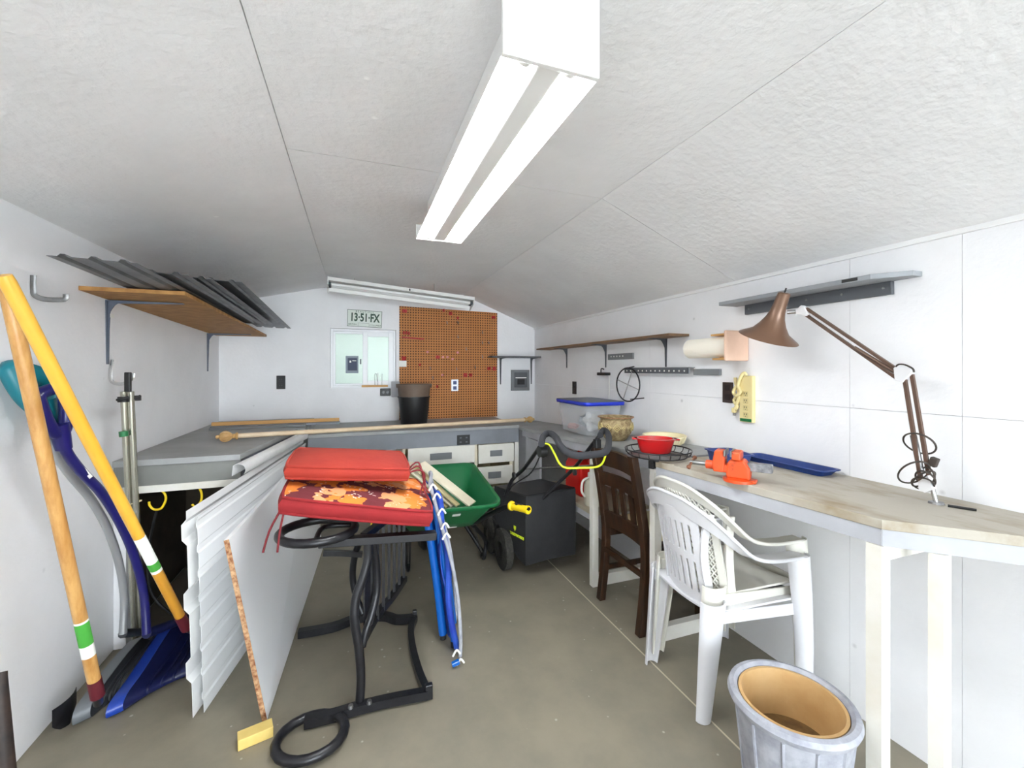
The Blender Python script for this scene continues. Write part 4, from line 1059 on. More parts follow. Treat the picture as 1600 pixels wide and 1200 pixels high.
for f_ in (0, .25, .5, .75, .92, 1.): rings.append([bot[i].lerp(rim[i], f_) for i in range(n)])
cb = sum(bot, V()) / n
mb = MB(); vs = []
for r_ in rings: vs += r_
vs += [rim[i] + (rim[i] - sum(rim, V()) / n).normalized() * .022 + V((0, 0, .004)) for i in range(n)]
vs += [rim[i] + (rim[i] - sum(rim, V()) / n).normalized() * .022 + V((0, 0, -.016)) for i in range(n)]
fs = []; m_ = len(rings) + 2
for r_ in range(m_ - 1):
    for i in range(n): j = (i + 1) % n; fs.append((r_ * n + i, r_ * n + j, (r_ + 1) * n + j, (r_ + 1) * n + i))
fs.append(tuple(range(n - 1, -1, -1)))
tr = MB().add(vs, fs).build('tray', GREEN, t, smooth=40)
md = tr.modifiers.new('thick', 'SOLIDIFY'); md.thickness = .003
p = PZ(712, 802, .50)
dz = (RR - bRR)
def on_rear(u, v): # point on the rear face of the tray
    a_, b2, c_ = RR, RL, bRR; nn = (b2 - a_).cross(c_ - a_).normalized(); r_ = ray(u, v); return EYE + r_ * ((a_ - EYE).dot(nn) / r_.dot(nn)), nn
q, nn = on_rear(713, 804); nn = nn if nn.y < 0 else -nn
exx = (RR - RL).normalized(); ezz = nn.cross(exx)
for (u, v, w_, h_) in ((713, 804, .045, .033), (707, 823, .05, .016)):
    q, _ = on_rear(u, v); plabel(MB().cbox(q + nn * .004, (w_, h_, .001), axes(exx, ezz, nn)).build('label', LABELW, tr), 'white paper label')
G_end = PZ(826, 797, .585); G_st = PZ(798, 790, .575)
gd = (G_end - G_st).normalized()
wx = (RL + RR + FL + FR).x / 4
axle = V((wx, FR.y + .22, .19))
for side in (1, -1):
    ge = G_end if side == 1 else V((2 * wx - G_end.x, G_end.y + .05, G_end.z)); gs = G_st if side == 1 else V((2 * wx - G_st.x, G_st.y + .05, G_st.z))
    mid = V((wx + side * .19, 2.62, .39)); 
    hd = MB().tube([ge, gs, gs.lerp(mid, .55), mid, V((wx + side * .16, FR.y - .15, .38)), V((wx + side * .07, axle.y, axle.z))], .016, 10, smooth=4).build('handle', BLKMET, t, smooth=60)
    gdir = (ge - gs).normalized(); gq = gdir.to_track_quat('Z', 'Y').to_matrix(); GL = (ge - gs).length
    MB().lathe([(0, -.0), (.021, 0), (.027, .002), (.027, .014), (.0195, .02), (.0205, .04), (.0195, .06), (.0205, .08), (.0195, GL - .03), (.0235, GL - .012), (.0225, GL), (0, GL)], gs, 16, gq).build('grip', YEL, hd, smooth=40)
    MB().lathe([(0, 0), (.005, 0), (.005, .002), (0, .002)], ge + gdir * .0005, 8, gq).build('grip_hole', BLACK, hd)
    foot = PZ(757, 873, .022) if side == 1 else PZ(638, 892, .022)
    MB().tube([mid + V((0, -.02, 0)), foot + V((0, -.02, .14)), foot + V((0, 0, .03)), foot + V((0, .02, -.004)), foot + V((0, .07, -.004)), foot + V((0, .09, .03)), V((wx + side * .17, foot.y + .26, .37))], .014, 10, smooth=3).build('leg', BLKMET, t, smooth=60)
    MB().bar(mid.lerp(bRR if side == 1 else bRL, .3), foot.lerp(mid, .2), .012, .004).build('leg_brace', STEEL, t)
MB().lathe([(.12, -.035), (.16, -.042), (.185, -.02), (.19, 0), (.185, .02), (.16, .042), (.12, .035), (.12, -.035)], axle, 28, axes((0, 1, 0), (0, 0, 1), (1, 0, 0))).build('tyre', BLACK, t, smooth=50)
MB().lathe([(0, -.03), (.05, -.03), (.12, -.02), (.12, .02), (.05, .03), (0, .03)], axle, 20, axes((0, 1, 0), (0, 0, 1), (1, 0, 0))).build('wheel_hub', GREYP, t, smooth=50)
# trim boards lying in the tray
tip = [(738, 788), (716, 790), (708, 791), (700, 792), (691, 790)]
top_ = [(658, 724), (648, 728), (640, 733), (634, 738), (630, 744)]
for i in range(5):
    a_ = PY(tip[i][0], tip[i][1], 2.47 + .03 * i); b2 = PY(top_[i][0], top_[i][1], 2.72 + .03 * i)
    m_ = CREAM if i in (0, 2, 4) else mat('pale_trim_wood', (206, 190, 146), .6)
    tag(MB().bar(a_, b2, .078 if i == 0 else .034, .012, up=(.5, -.6, .6)).build('trim_board', m_, bevel=.002), ['widest cream trim board on top of the bundle in the wheelbarrow', 'second trim strip in the wheelbarrow, just left of the wide one', 'third trim strip in the wheelbarrow bundle', 'fourth trim strip in the wheelbarrow bundle', 'lowest left trim strip in the wheelbarrow bundle'][i], 'trim board', 'trim boards in the wheelbarrow')
for k, (u, w_) in enumerate(((650, .06),)):
    a_ = PY(668, 775, 2.74); b2 = PY(640, 722, 2.98)
    tag(MB().bar(a_, b2, w_, .012, up=(.5, -.6, .6)).build('trim_board', CREAM, bevel=.002), 'short cream board behind the trim bundle in the wheelbarrow', 'trim board', 'trim boards in the wheelbarrow')

# ------------------------------------------------------------------ lawn mower with grass bag
t = thing('lawn_mower', 'black lawn mower with rear grass bag and yellow bail cable', 'lawn mower', (1.12, 2.9, 0))
bA, bB = PZ(822, 884, .10), PZ(899, 862, .12)      # near corner and right corner (bottom)
BL = V((bA.x - .06, bA.y + .30, 0))                   # left face runs back
dX = (bB - bA); dX.z = 0; dYv = V((-.10, .34, 0))
tA, tB = .50, .515
def bag(a_, b2):   # a along the outline (left face then rear face), b height
    if a_ < .4: q = V((bA.x, bA.y, 0)) + dYv * (1 - a_ / .4)
    else: q = V((bA.x, bA.y, 0)) + dX * ((a_ - .4) / .6)
    lo_ = .10 + (.22 * (1 - a_ / .4) ** 1.5 if a_ < .4 else .01 * math.sin((a_ - .4) * 5))
    z_ = lo_ + (.535 + .01 * a_ - lo_) * b2
    bulge = .03 * math.sin(math.pi * b2) * math.sin(math.pi * min(1, max(0, a_)))
    return q + V((0, -1, 0)) * bulge + V((-.5, 0, 0)) * bulge + V((.0, 0, z_))
MBb = MB().sheet(bag, 30, 12, .006)
bg = MBb.build('grass_bag', CLOTHB, t, smooth=60)
q0 = V((bA.x, bA.y, 0))
MB().prism([q0 + V((0, 0, .535)), q0 + dX + V((0, 0, .545)), q0 + dX + dYv + V((0, 0, .53)), q0 + dYv + V((0, 0, .52))], (0, 0, .012)).build('bag_top', BLACK, bg, bevel=.005)
MB().prism([q0 + V((.02, .02, .10)), q0 + dX + V((0, .02, .12)), q0 + dX + dYv + V((0, 0, .14)), q0 + dYv + V((.02, 0, .32))], (0, 0, .01)).build('bag_bottom', CLOTHB, bg)
MB().prism([q0 + dX + V((0, 0, .12)), q0 + dX + dYv + V((0, 0, .2)), q0 + dX + dYv + V((0, 0, .53)), q0 + dX + V((0, 0, .545))], (-.006, 0, 0)).build('bag_side', CLOTHB, bg)
# lettering on the left face
eL = (-dYv).normalized(); nL = eL.cross(V((0, 0, 1))).normalized()
nL = nL if nL.dot(EYE - q0) > 0 else -nL
cL = q0 + dYv * .42 + V((0, 0, .335)) + nL * .03
def face_pt(u, v, off):
    r_ = ray(u, v); o = q0 + nL * off; return EYE + r_ * ((o - EYE).dot(nL) / r_.dot(nL))
RL_ = axes(eL, (0, 0, 1), nL)
text('YARDWORKS', .0235, face_pt(807.5, 837, .030), RL_, LIME, bg, .001, 'bag_lettering', bold=.0012)
q = face_pt(804.5, 825, .030)
MB().prism([q + RL_ @ V(a_) for a_ in ((-.012, .014, 0), (.012, .014, 0), (.012, -.004, 0), (0, -.02, 0), (-.012, -.004, 0))], nL * .001).build('bag_emblem', LIME, bg)
# deck, motor, wheels
dk = q0 + dYv + V((.12, .02, 0))
MB().prism([V((dk.x - .10, dk.y - .02, .10)), V((dk.x + .26, dk.y - .02, .10)), V((dk.x + .26, dk.y + .42, .10)), V((dk.x + .1, dk.y + .55, .10)), V((dk.x - .06, dk.y + .55, .10)), V((dk.x - .10, dk.y + .40, .10))], (0, 0, .16)).build('deck', BLACK, t, bevel=.03, seg=3)
MB().lathe([(0, .26), (.13, .26), (.14, .30), (.13, .40), (.09, .43), (0, .435)], V((dk.x + .03, dk.y + .26, 0)), 24).build('motor_cover', BLKMET, t, smooth=40)
wR = axes((0, 1, 0), (0, 0, 1), (1, 0, 0))
TYRE = mat('worn_tyre', (58, 56, 50), .9, c2=(30, 29, 27), scale=60, bump=.6, bscale=90)
for (wc, r_) in ((PZ(787, 888, 0), .135), (PZ(768, 862, 0), .125), (V((dk.x + .30, dk.y + .04, 0)), .125), (V((dk.x + .27, dk.y + .48, 0)), .09)):
    c_ = V((wc.x, wc.y, r_))
    w_ = MB().lathe([(.05, -.026), (r_ - .012, -.028), (r_, -.022), (r_, .022), (r_ - .012, .028), (.05, .026), (.05, -.026)], c_, 28, wR).build('wheel', TYRE, t, smooth=50)
    MB().lathe([(0, -.03), (.05, -.026), (.05, .026), (0, .03)], c_, 16, wR).build('hub', BLKMET, w_, smooth=50)
# handle tubes and foam bar
hl = [PZ(v_[0], v_[1], v_[2]) for v_ in ((790, 775, .55), (800, 750, .66), (818, 733, .75), (842, 700, .93), (847, 689, .985))]
hr = [PZ(v_[0], v_[1], v_[2]) for v_ in ((845, 782, .50), (872, 755, .62), (900, 728, .75), (925, 695, .92), (940, 678, .985))]
for h_ in (hl, hr): MB().tube(h_, .0115, 10, smooth=3).build('handle_tube', BLKMET, t, smooth=60)
fo = [PZ(u, v, z_) for u, v, z_ in ((846, 694, .985), (849, 682, 1.005), (858, 677, 1.015), (868, 683, 1.01), (876, 697, .99), (888, 708, .97), (905, 712, .965), (930, 710, .965), (946, 706, .97), (951, 694, .98), (950, 678, 1.0), (943, 672, 1.01), (938, 680, .995))]
MB().tube(fo, .0165, 12, smooth=5).build('handlebar', FOAM, t, smooth=60)
plabel(MB().tube([PZ(u, v, z_) for u, v, z_ in ((850, 693, .98), (858, 695, .975), (866, 708, .95), (874, 724, .92), (884, 731, .905), (905, 731, .905), (930, 730, .905), (941, 724, .915), (946, 712, .94))], .0048, 8, smooth=5).build('bail_cable', LIME, t, smooth=60), 'lime yellow bail cable')
q = PZ(842, 704, .93); ho = MB().lathe([(0, -.02), (.03, -.02), (.032, .0), (.028, .02), (0, .02)], q + V((.02, 0, -.005)), 16, axes((0, 1, 0), (0, 0, 1), (1, 0, 0))).build('switch_box', BLACK, t, smooth=40)
plabel(MB().lathe([(0, -.002), (.013, -.002), (.013, .008), (0, .008)], PZ(842, 702, .93) + V((-.0, -.03, .0)), 12, axes((1, 0, 0), (0, 0, 1), (0, -1, 0))).build('switch_button', LIME, ho), 'lime green button')
MB().cbox(PZ(933, 693, .94), (.035, .035, .05)).build('clamp', BLACK, t, bevel=.005)
q = PZ(803, 743, .70); MB().lathe([(0, -.008), (.02, -.006), (.02, .006), (0, .008)], q, 12, axes((0, 1, 0), (0, 0, 1), (1, 0, 0))).build('clamp_knob', BLACK, t, smooth=40)
q = PZ(898, 738, .72); MB().lathe([(0, -.008), (.02, -.006), (.02, .006), (0, .008)], q, 12, axes((0, 1, 0), (0, 0, 1), (1, 0, 0))).build('clamp_knob', BLACK, t, smooth=40)
MB().tube([PZ(u, v, z_) for u, v, z_ in ((846, 705, .92), (838, 725, .83), (826, 742, .74), (800, 760, .62), (788, 785, .5))], .004, 6, smooth=4).build('cable', BLACK, t, smooth=60)
plabel(MB().tube([PZ(771, 797, .42), PZ(784, 795, .42)], .008, 8).build('height_lever', LIME, t), 'lime height lever')

# ------------------------------------------------------------------ petrol can and jug on the low shelf
zs2 = .445
p = V((1.575, 2.80, zs2))
t = thing('petrol_can', 'red plastic petrol can on the low shelf under the right bench', 'petrol can', p)
w_, d_, h_ = .16, .24, .27
MB().prism([(p.x - w_ / 2, p.y - d_ / 2, zs2), (p.x - w_ / 2, p.y + d_ / 2, zs2), (p.x - w_ / 2, p.y + d_ / 2, zs2 + h_ * .8), (p.x - w_ / 2, p.y + d_ * .25, zs2 + h_), (p.x - w_ / 2, p.y - d_ * .3, zs2 + h_ * .98), (p.x - w_ / 2, p.y - d_ / 2, zs2 + h_ * .8)], (w_, 0, 0)).build('body', REDP, t, bevel=.022, seg=4)
MB().tube([(p.x, p.y - d_ * .4, zs2 + h_ * .88), (p.x, p.y - d_ * .33, zs2 + h_ * 1.12), (p.x, p.y + d_ * .1, zs2 + h_ * 1.14), (p.x, p.y + d_ * .2, zs2 + h_ * .98)], .014, 10, smooth=4).build('handle', REDP, t, smooth=60)
MB().lathe([(0, 0), (.026, 0), (.026, .03), (0, .032)], (p.x, p.y + d_ * .36, zs2 + h_ * .86), 14).build('cap', BLACK, t, smooth=40)
p = V((1.50, 2.52, zs2))
t = thing('plastic_jug', 'grey-white handled plastic jug beside the red petrol can', 'jug', p)
MB().lathe([(0, 0), (.055, 0), (.06, .01), (.06, .13), (.05, .16), (.03, .18), (.03, .2), (0, .2)], p, 24).build('body', mat('milky_plastic', (204, 200, 184), .5), t, smooth=40)
MB().lathe([(0, 0), (.034, 0), (.034, .022), (0, .024)], p + V((0, 0, .19)), 16).build('cap', LABELW, t, smooth=40)
MB().tube([p + V((-.03, -.0, .185)), p + V((-.075, 0, .165)), p + V((-.085, 0, .1)), p + V((-.058, 0, .06))], .008, 8, smooth=4).build('handle', LABELW, t, smooth=60)

# ------------------------------------------------------------------ dark wooden chair
t = thing('dining_chair', 'dark-stained wooden chair with slatted back tucked under the right bench', 'chair', (1.55, 2.0, 0))
fN, fF = PZ(1000, 993, 0), PZ(937, 935, 0)     # rear feet
fF = V((fN.x - .0, fN.y + .37, 0))
tN, tF = PX(997, 714, fN.x - .035), None
tN = V((fN.x - .045, fN.y + .0, PX(995, 716, fN.x - .045).z)); tF = V((fN.x - .045, fF.y, tN.z))
dvv = V((0, 1, 0))
for f_, tp in ((fN, tN), (fF, tF)):
    kn = V((fN.x + .035, f_.y, .42))
    mb = MB(); P = cat_rom([f_, V((f_.x + .025, f_.y, .2)), kn, kn.lerp(tp, .5) + V((.006, 0, 0)), tp], 4)
    w0, w1 = .019, .021
    vs = []; 
    for q in P: vs += [q + V((-w0, -w1, 0)), q + V((w0, -w1, 0)), q + V((w0, w1, 0)), q + V((-w0, w1, 0))]
    fs = [(3, 2, 1, 0), tuple(len(vs) - 4 + k for k in range(4))]
    for i in range(len(P) - 1):
        for k in range(4): l = (k + 1) % 4; fs.append((i * 4 + k, i * 4 + l, i * 4 + 4 + l, i * 4 + 4 + k))
    MB().add(vs, fs).build('rear_leg', WOODD, t, bevel=.003)
def backx(z_): # back line x at height z
    k = max(0, min(1, (z_ - .42) / (tN.z - .42))); return (fN.x + .035) * (1 - k) + tN.x * k
def rail(z0, z1, bow, name, th=.02):
    n_ = 10
    def fn(a_, b2):
        z_ = z0 + (z1 - z0) * b2; y_ = fN.y + .018 + (fF.y - fN.y - .036) * a_
        return V((backx(z_) + bow * math.sin(math.pi * a_) - .0, y_, z_))
    MB().sheet(fn, n_, 2, th).build(name, WOODD, t, smooth=40)
zT = tN.z
rail(zT - .105, zT - .012, .028, 'top_rail'); rail(zT - .22, zT - .15, .028, 'mid_rail'); rail(.44, .53, .02, 'lower_rail')
for k in range(3):
    y_ = fN.y + (fF.y - fN.y) * (.28 + .22 * k)
    MB().bar((backx(.52) + .022, y_, .515), (backx(zT - .2) + .027, y_, zT - .19), .042, .012, up=(1, 0, 0)).build('slat', WOODD, t, bevel=.002)
sx0, sx1 = fN.x + .03, fN.x + .42
sx1 = min(sx1, XR - .03)
MB().box((sx0 + .02, fN.y - .02, .43), (sx1, fF.y + .02, .452)).build('seat', WOODD, t, bevel=.008)
plabel(MB().box((sx0 + .035, fN.y + .005, .452), (sx1 - .02, fF.y - .005, .487)).build('seat_pad', SEATP, t, bevel=.014, seg=3), 'cream seat pad')
for y_ in (fN.y + .01, fF.y - .01):
    MB().box((sx1 - .045, y_ - .018, 0), (sx1 - .008, y_ + .018, .43)).build('front_leg', WOODD, t, bevel=.003)
    MB().bar((fN.x + .025, y_, .19), (sx1 - .03, y_, .19), .016, .026).build('stretcher', WOODD, t)
    MB().bar((fN.x + .04, y_, .40), (sx1 - .03, y_, .40), .018, .05).build('seat_rail', WOODD, t)
MB().bar((fN.x + .02, fN.y, .30), (fN.x + .02, fF.y, .30), .016, .028).build('stretcher', WOODD, t)
MB().bar((sx1 - .03, fN.y, .40), (sx1 - .03, fF.y, .40), .018, .05).build('seat_rail', WOODD, t)

# ------------------------------------------------------------------ white plastic armchairs, one nested in the other
def armchair(label, off, rz, lattice, m, group):
    """local frame: x forward (seat direction), y to the far side, z up"""
    t = thing('plastic_armchair', label, 'chair', V((1.482, 1.45, 0)) + V(off), group)
    O = V((1.482, 1.45, 0)) + V(off); Rz = Matrix.Rotation(rz, 3, 'Z')
    ysc = .90 if lattice else 1.
    def W_(p): return O + Rz @ V((p[0], p[1] * ysc, p[2]))
    bh = .045 if lattice else .07
    # rim: wide band running from one arm over the back to the other arm
    rimp = [(.20, -.255, .615), (.05, -.262, .62), (-.06, -.262, .645), (-.14, -.255, .71), (-.20, -.215, .775), (-.24, -.11, .825), (-.25, 0, .835), (-.24, .11, .825), (-.20, .215, .775), (-.14, .255, .71), (-.06, .262, .645), (.05, .262, .62), (.20, .255, .615)]
    rp = cat_rom(rimp, 5); n = len(rp) - 1
    def band(a_, b2):
        q = rp[int(round(a_ * n))]; s_ = abs(q.x + .275) / .475
        k = min(1, max(0, (q.z - .62) / .2))
        outw = V((q.x + .02, q.y, 0)); outw = outw.normalized() if outw.length > .01 else V((-1, 0, 0))
        # on the arms the band lies flat, on the back it stands up
        flat = V((0, q.y, 0)).normalized() if abs(q.y) > .01 else V((-1, 0, 0))
        d2 = (flat * (.058 * (1 - k)) + V((.03 * k, 0, -.07 * k)))
        inward = -1 if k < .5 else 1
        return W_(q + (d2 * (-b2) if k < .5 and False else (V((0, -flat.y, 0)) * .058 * (1 - k) * b2 + V((.02 * k * b2, 0, -bh * k * b2)))))
    MB().sheet(band, n, 4, .009).build('arm_rim', m, t, smooth=50)
    MB().tube([W_(q) for q in rp], .0075, 8).build('rim_lip', m, t, smooth=60)
    # back panel
    def bx_(y_, z_):
        k = (z_ - .40) / .40; curve = .06 * (y_ / .2) ** 2
        return -.165 - .075 * k + curve
    yl, zl0, zl1 = (.19 if lattice else .125), .40, .78
    if lattice:
        for yy in (-1, 1):
            MB().sheet(lambda a_, b2: W_((bx_(yy * (yl - .03 * b2), zl0 + (.76 - zl0) * a_), yy * (yl - .028 * b2), zl0 + (.76 - zl0) * a_ - (.05 * a_ if b2 == 0 else 0.03 * a_))), 10, 2, .008).build('back_stile', m, t, smooth=60)
        mb = MB(); st = .019
        k0 = -int(.60 / st)
        for dr in (1, -1):
            for i in range(-40, 41):
                pts = []
                for j in range(0, 41):
                    z_ = zl0 + (.80 - .6 * 0 - zl0) * j / 40; y_ = i * st * 1.0 + dr * (z_ - .6) * .75
                    if abs(y_) <= yl - .02 and z_ < .80 - 1.7 * y_ * y_: pts.append((bx_(y_, z_), y_, z_))
                if len(pts) > 1:
                    pts = pts[::6] + ([pts[-1]] if len(pts) % 6 != 1 else [])
                    mb.tube([W_(q) for q in pts], .0034, 4)
        lt = mb.build('lattice', m, t); lt['kind'] = 'stuff'; plabel(lt, 'woven-look lattice infill')
        MB().sheet(lambda a_, b2: W_((bx_((a_ * 2 - 1) * yl, zl0 + .03 * b2), (a_ * 2 - 1) * yl, zl0 - .01 + .03 * b2)), 10, 2, .008).build('back_base', m, t, smooth=60)
    else:
        # slotted panel: columns with two rows of slots
        ys = [-.085, -.051, -.017, .017, .051, .085]; sw = .012
        cols = [-yl]
        for y_ in ys: cols += [y_ - sw / 2, y_ + sw / 2]
        cols += [yl]; rows = [zl0, .445, .575, .605, .725, zl1]
        mb = MB()
        for ci in range(len(cols) - 1):
            for ri in range(len(rows) - 1):
                if ci % 2 == 1 and ri in (1, 3): continue
                y0, y1, z0, z1 = cols[ci], cols[ci + 1], rows[ri], rows[ri + 1]
                ns = 4 if ci % 2 == 0 else 1
                def fn(a_, b2):
                    y_ = y0 + (y1 - y0) * a_; z_ = z0 + (z1 - z0) * b2
                    return W_((bx_(y_, z_), y_, z_))
                mb.sheet(fn, ns, 3, .007)
        mb.build('back_panel', m, t, smooth=50)
    # seat
    def seat(a_, b2):
        x_ = (-.18 + .40 * a_) if not lattice else (-.12 + .34 * a_); y_ = (b2 * 2 - 1) * (.185 + .035 * a_)
        z_ = .415 + .025 * a_ - .018 * math.sin(math.pi * b2) - (.03 * max(0, a_ - .9) * 10 * .6)
        return W_((x_, y_, z_))
    MB().sheet(seat, 12, 10, .008).build('seat', m, t, smooth=60)
    def skirt(a_, b2): return W_((.222, (a_ * 2 - 1) * .222, .405 + .035 * b2))
    MB().sheet(skirt, 4, 1, .007).build('seat_front', m, t)
    for sy in (-1, 1):
        def sk(a_, b2): return W_((-.18 + .40 * a_, sy * (.187 + .035 * a_), .375 + .045 * b2))
        MB().sheet(sk, 4, 1, .007).build('seat_side', m, t)
        # front leg: from arm end to floor, broad L section
        def leg(top, foot, w0, w1, name, bow=0.):
            def fa(a_, b2):
                q = V(top).lerp(V(foot), a_); ww = w0 + (w1 - w0) * a_
                an = math.pi * (b2 - .5) * 1.1
                return W_(q + V((math.sin(an) * ww * .5 + bow * math.sin(math.pi * a_), sy * math.cos(an) * ww * .42, 0)))
            MB().sheet(fa, 8, 8, .006).build(name, m, t, smooth=60)
        leg((.185, sy * .225, .618), (.232, sy * .215, .003), .09, .06, 'front_leg', .012)
        leg((-.165, sy * .16, .45), (-.215, sy * .165, .003), .10, .055, 'rear_leg')
        # upright joining the back of the seat with the arm rim
        def up(a_, b2):
            if lattice: z_ = .40 + .33 * a_; y_ = sy * (.185 + .03 * a_ * a_)
            else: z_ = .40 + .385 * a_; y_ = sy * (.135 - .02 * math.sin(math.pi * a_) + .03 * a_ ** 3)
            return W_((bx_(y_, z_) + .035 * b2 + .01 * a_ - (0 if lattice else .012), y_, z_))
        MB().sheet(up, 6, 2, .008).build('back_upright', m, t, smooth=60)
    return t
gpc = 'white plastic armchairs by the bench'
armchair('white plastic armchair with slotted back, outer of the two nested', (0, 0, 0), -.06, False, CHAIRW, gpc)
armchair('white plastic armchair with lattice back, nested inside the slotted one', (.034, .012, .046), -.06, True, CHAIRC, gpc)

# ------------------------------------------------------------------ large planter in the right foreground
p = PZ(1236, 1088, .35)
t = thing('planter_pot', 'round grey weathered planter with tan inside in the right foreground', 'planter', (p.x, p.y, 0))
r0, h0 = .168, .35
c0 = V((p.x, p.y, 0))
MB().lathe([(0, 0), (r0 * .7, 0), (r0 * .74, .01), (r0 * .93, h0 - .03), (r0 * 1.0, h0 - .03), (r0 * 1.04, h0 - .014), (r0 * 1.01, h0), (r0 * .93, h0 + .003), (r0 * .87, h0 - .006), (r0 * .86, h0 - .02), (r0 * .84, h0 - .1)], c0, 56).build('outer_shell', GREYPOT, t, smooth=40)
MB().lathe([(r0 * .862, h0 - .022), (r0 * .852, h0 - .006), (r0 * .80, h0 - .006), (r0 * .78, h0 - .03), (r0 * .70, .20), (r0 * .6, .188), (0, .185)], c0, 56).build('inner_liner', TANP, t, smooth=40)
MB().lathe([(0, .212), (r0 * .4, .210), (r0 * .70, .204), (r0 * .66, .196), (0, .196)], c0, 40).build('residue', DIRT, t, smooth=40)
for k in range(48):
    an = 2 * math.pi * k / 48; cs, sn = math.cos(an), math.sin(an)
    if abs(k) % 4 == 0: MB().tube([c0 + V((r0 * .745 * cs, r0 * .745 * sn, .02)), c0 + V((r0 * .925 * cs, r0 * .925 * sn, h0 - .04))], .005, 5).build('flute', GREYPOT, t, smooth=60)

# ------------------------------------------------------------------ things on the lower right bench
def on_low(u, v):
    q = PZ(u, v, .88)
    for _ in range(8): q = PZ(u, v, zlow(q.y))
    return q
# tote with blue lid
x0, x1, y0, y1 = 1.50, 1.80, 2.60, 3.06
zb_ = zlow(y0) + .001; zt_ = zb_ + .225
t = thing('storage_tote', 'clear plastic storage tote with a blue lid on the right bench', 'tote', ((x0 + x1) / 2, (y0 + y1) / 2, zb_))
def ring_box(ins0, z0, ins1, z1, th_, m, name, par, bottom=True):
    mb = MB()
    o0 = [(x0 + ins0, y0 + ins0, z0), (x1 - ins0, y0 + ins0, z0), (x1 - ins0, y1 - ins0, z0), (x0 + ins0, y1 - ins0, z0)]
    o1 = [(x0 + ins1, y0 + ins1, z1), (x1 - ins1, y0 + ins1, z1), (x1 - ins1, y1 - ins1, z1), (x0 + ins1, y1 - ins1, z1)]
    vs = tray_ring([V(q) for q in o0], 4, .04) ; n = len(vs); vs = vs + tray_ring([V(q) for q in o1], 4, .045)
    fs = [(i, (i + 1) % n, n + (i + 1) % n, n + i) for i in range(n)]
    if bottom: fs.append(tuple(range(n)))
    o = mb.add(vs, fs).build(name, m, par, smooth=40)
    md = o.modifiers.new('thick', 'SOLIDIFY'); md.thickness = th_
    return o
ring_box(.025, zb_, .0, zt_, .003, FROST, 'body', t)
ld = ring_box(-.012, zt_ - .012, -.016, zt_ + .012, .003, BLUELID, 'lid', t, False)
MB().prism(tray_ring([V((x0 - .014, y0 - .014, zt_ + .01)), V((x1 + .014, y0 - .014, zt_ + .01)), V((x1 + .014, y1 + .014, zt_ + .01)), V((x0 - .014, y1 + .014, zt_ + .01))], 4, .05), (0, 0, .006)).build('lid_top', mat('lid_top_grey', (70, 80, 100), .4), ld)
# its contents
xc, yc_ = (x0 + x1) / 2, (y0 + y1) / 2
def crumple(c, sx, sy, sz, seed, m, name, label):
    random.seed(seed); bm = bmesh.new(); bmesh.ops.create_icosphere(bm, subdivisions=3, radius=1)
    ph = [random.uniform(0, 6) for _ in range(6)]
    for v_ in bm.verts:
        n_ = v_.co; k = 1 + .16 * math.sin(5 * n_.x + ph[0]) * math.sin(4 * n_.y + ph[1]) + .12 * math.sin(8 * n_.z + ph[2] + 4 * n_.x) + .06 * math.sin(13 * n_.y + ph[3])
        v_.co = V((n_.x * sx * k, n_.y * sy * k, n_.z * sz * k)) + V(c)
    mb = MB(); bm.verts.index_update(); mb.add([v_.co.copy() for v_ in bm.verts], [[q.index for q in f_.verts] for f_ in bm.faces]); bm.free()
    return tag(mb.build(name, m, smooth=60), label, 'cloth')
crumple((xc - .0, yc_ - .085, zb_ + .095), .078, .085, .070, 1, LABELW, 'folded_cloth', 'white cloth bundle inside the blue-lidded tote')
crumple((xc + .045, yc_ + .11, zb_ + .07), .05, .055, .05, 2, mat('slate_cloth', (92, 112, 124), .8), 'folded_cloth', 'slate blue cloth inside the blue-lidded tote')
crumple((xc - .065, yc_ + .12, zb_ + .032), .04, .05, .022, 3, mat('pink_cloth', (214, 140, 130), .8), 'folded_cloth', 'pale red cloth at the bottom of the blue-lidded tote')
# carved planter
p = on_low(962, 688); s_ = p.y / ray(962, 688).y / F
r_ = 27 * s_; h_ = .150; p.z = zlow(p.y - r_ * .6) + .001
t = thing('ceramic_pot', 'tan carved stoneware pot with diamond pattern beside the tote', 'pot', p)
MB().lathe([(0, 0), (r_ * .55, 0), (r_ * .62, .008), (r_ * .86, h_ * .3), (r_ * .97, h_ * .55), (r_ * .96, h_ * .72), (r_ * .86, h_ * .86), (r_ * .88, h_ * .92), (r_ * 1.02, h_ * .97), (r_ * 1.03, h_), (r_ * .93, h_), (r_ * .8, h_ * .86), (r_ * .85, h_ * .5), (r_ * .5, .015), (0, .015)], p, 40).build('body', POTM, t, smooth=40)
MB().lathe([(r_ * .92, h_ * .99), (r_ * 1.0, h_ * 1.005), (r_ * 1.035, h_ * .985), (r_ * 1.0, h_ * .965)], p, 40).build('rim', mat('terracotta_rim', (150, 78, 54), .6), t, smooth=40)
DIAM = mat('carved_relief', (196, 178, 122), .7)
for k in range(12):
    an = 2 * math.pi * k / 12
    def sp(da, z_, off=.002):
        rr_ = r_ * (.97 - 1.2 * (z_ / h_ - .58) ** 2) + off; return p + V((rr_ * math.cos(an + da), rr_ * math.sin(an + da), z_))
    MB().tube([sp(-.2, h_ * .58), sp(0, h_ * .74), sp(.2, h_ * .58), sp(0, h_ * .42)], .0028, 6, closed=True).build('diamond', DIAM, t)
    MB().tube([sp(-.09, h_ * .58), sp(0, h_ * .65), sp(.09, h_ * .58), sp(0, h_ * .51)], .0024, 6, closed=True).build('diamond', DIAM, t)
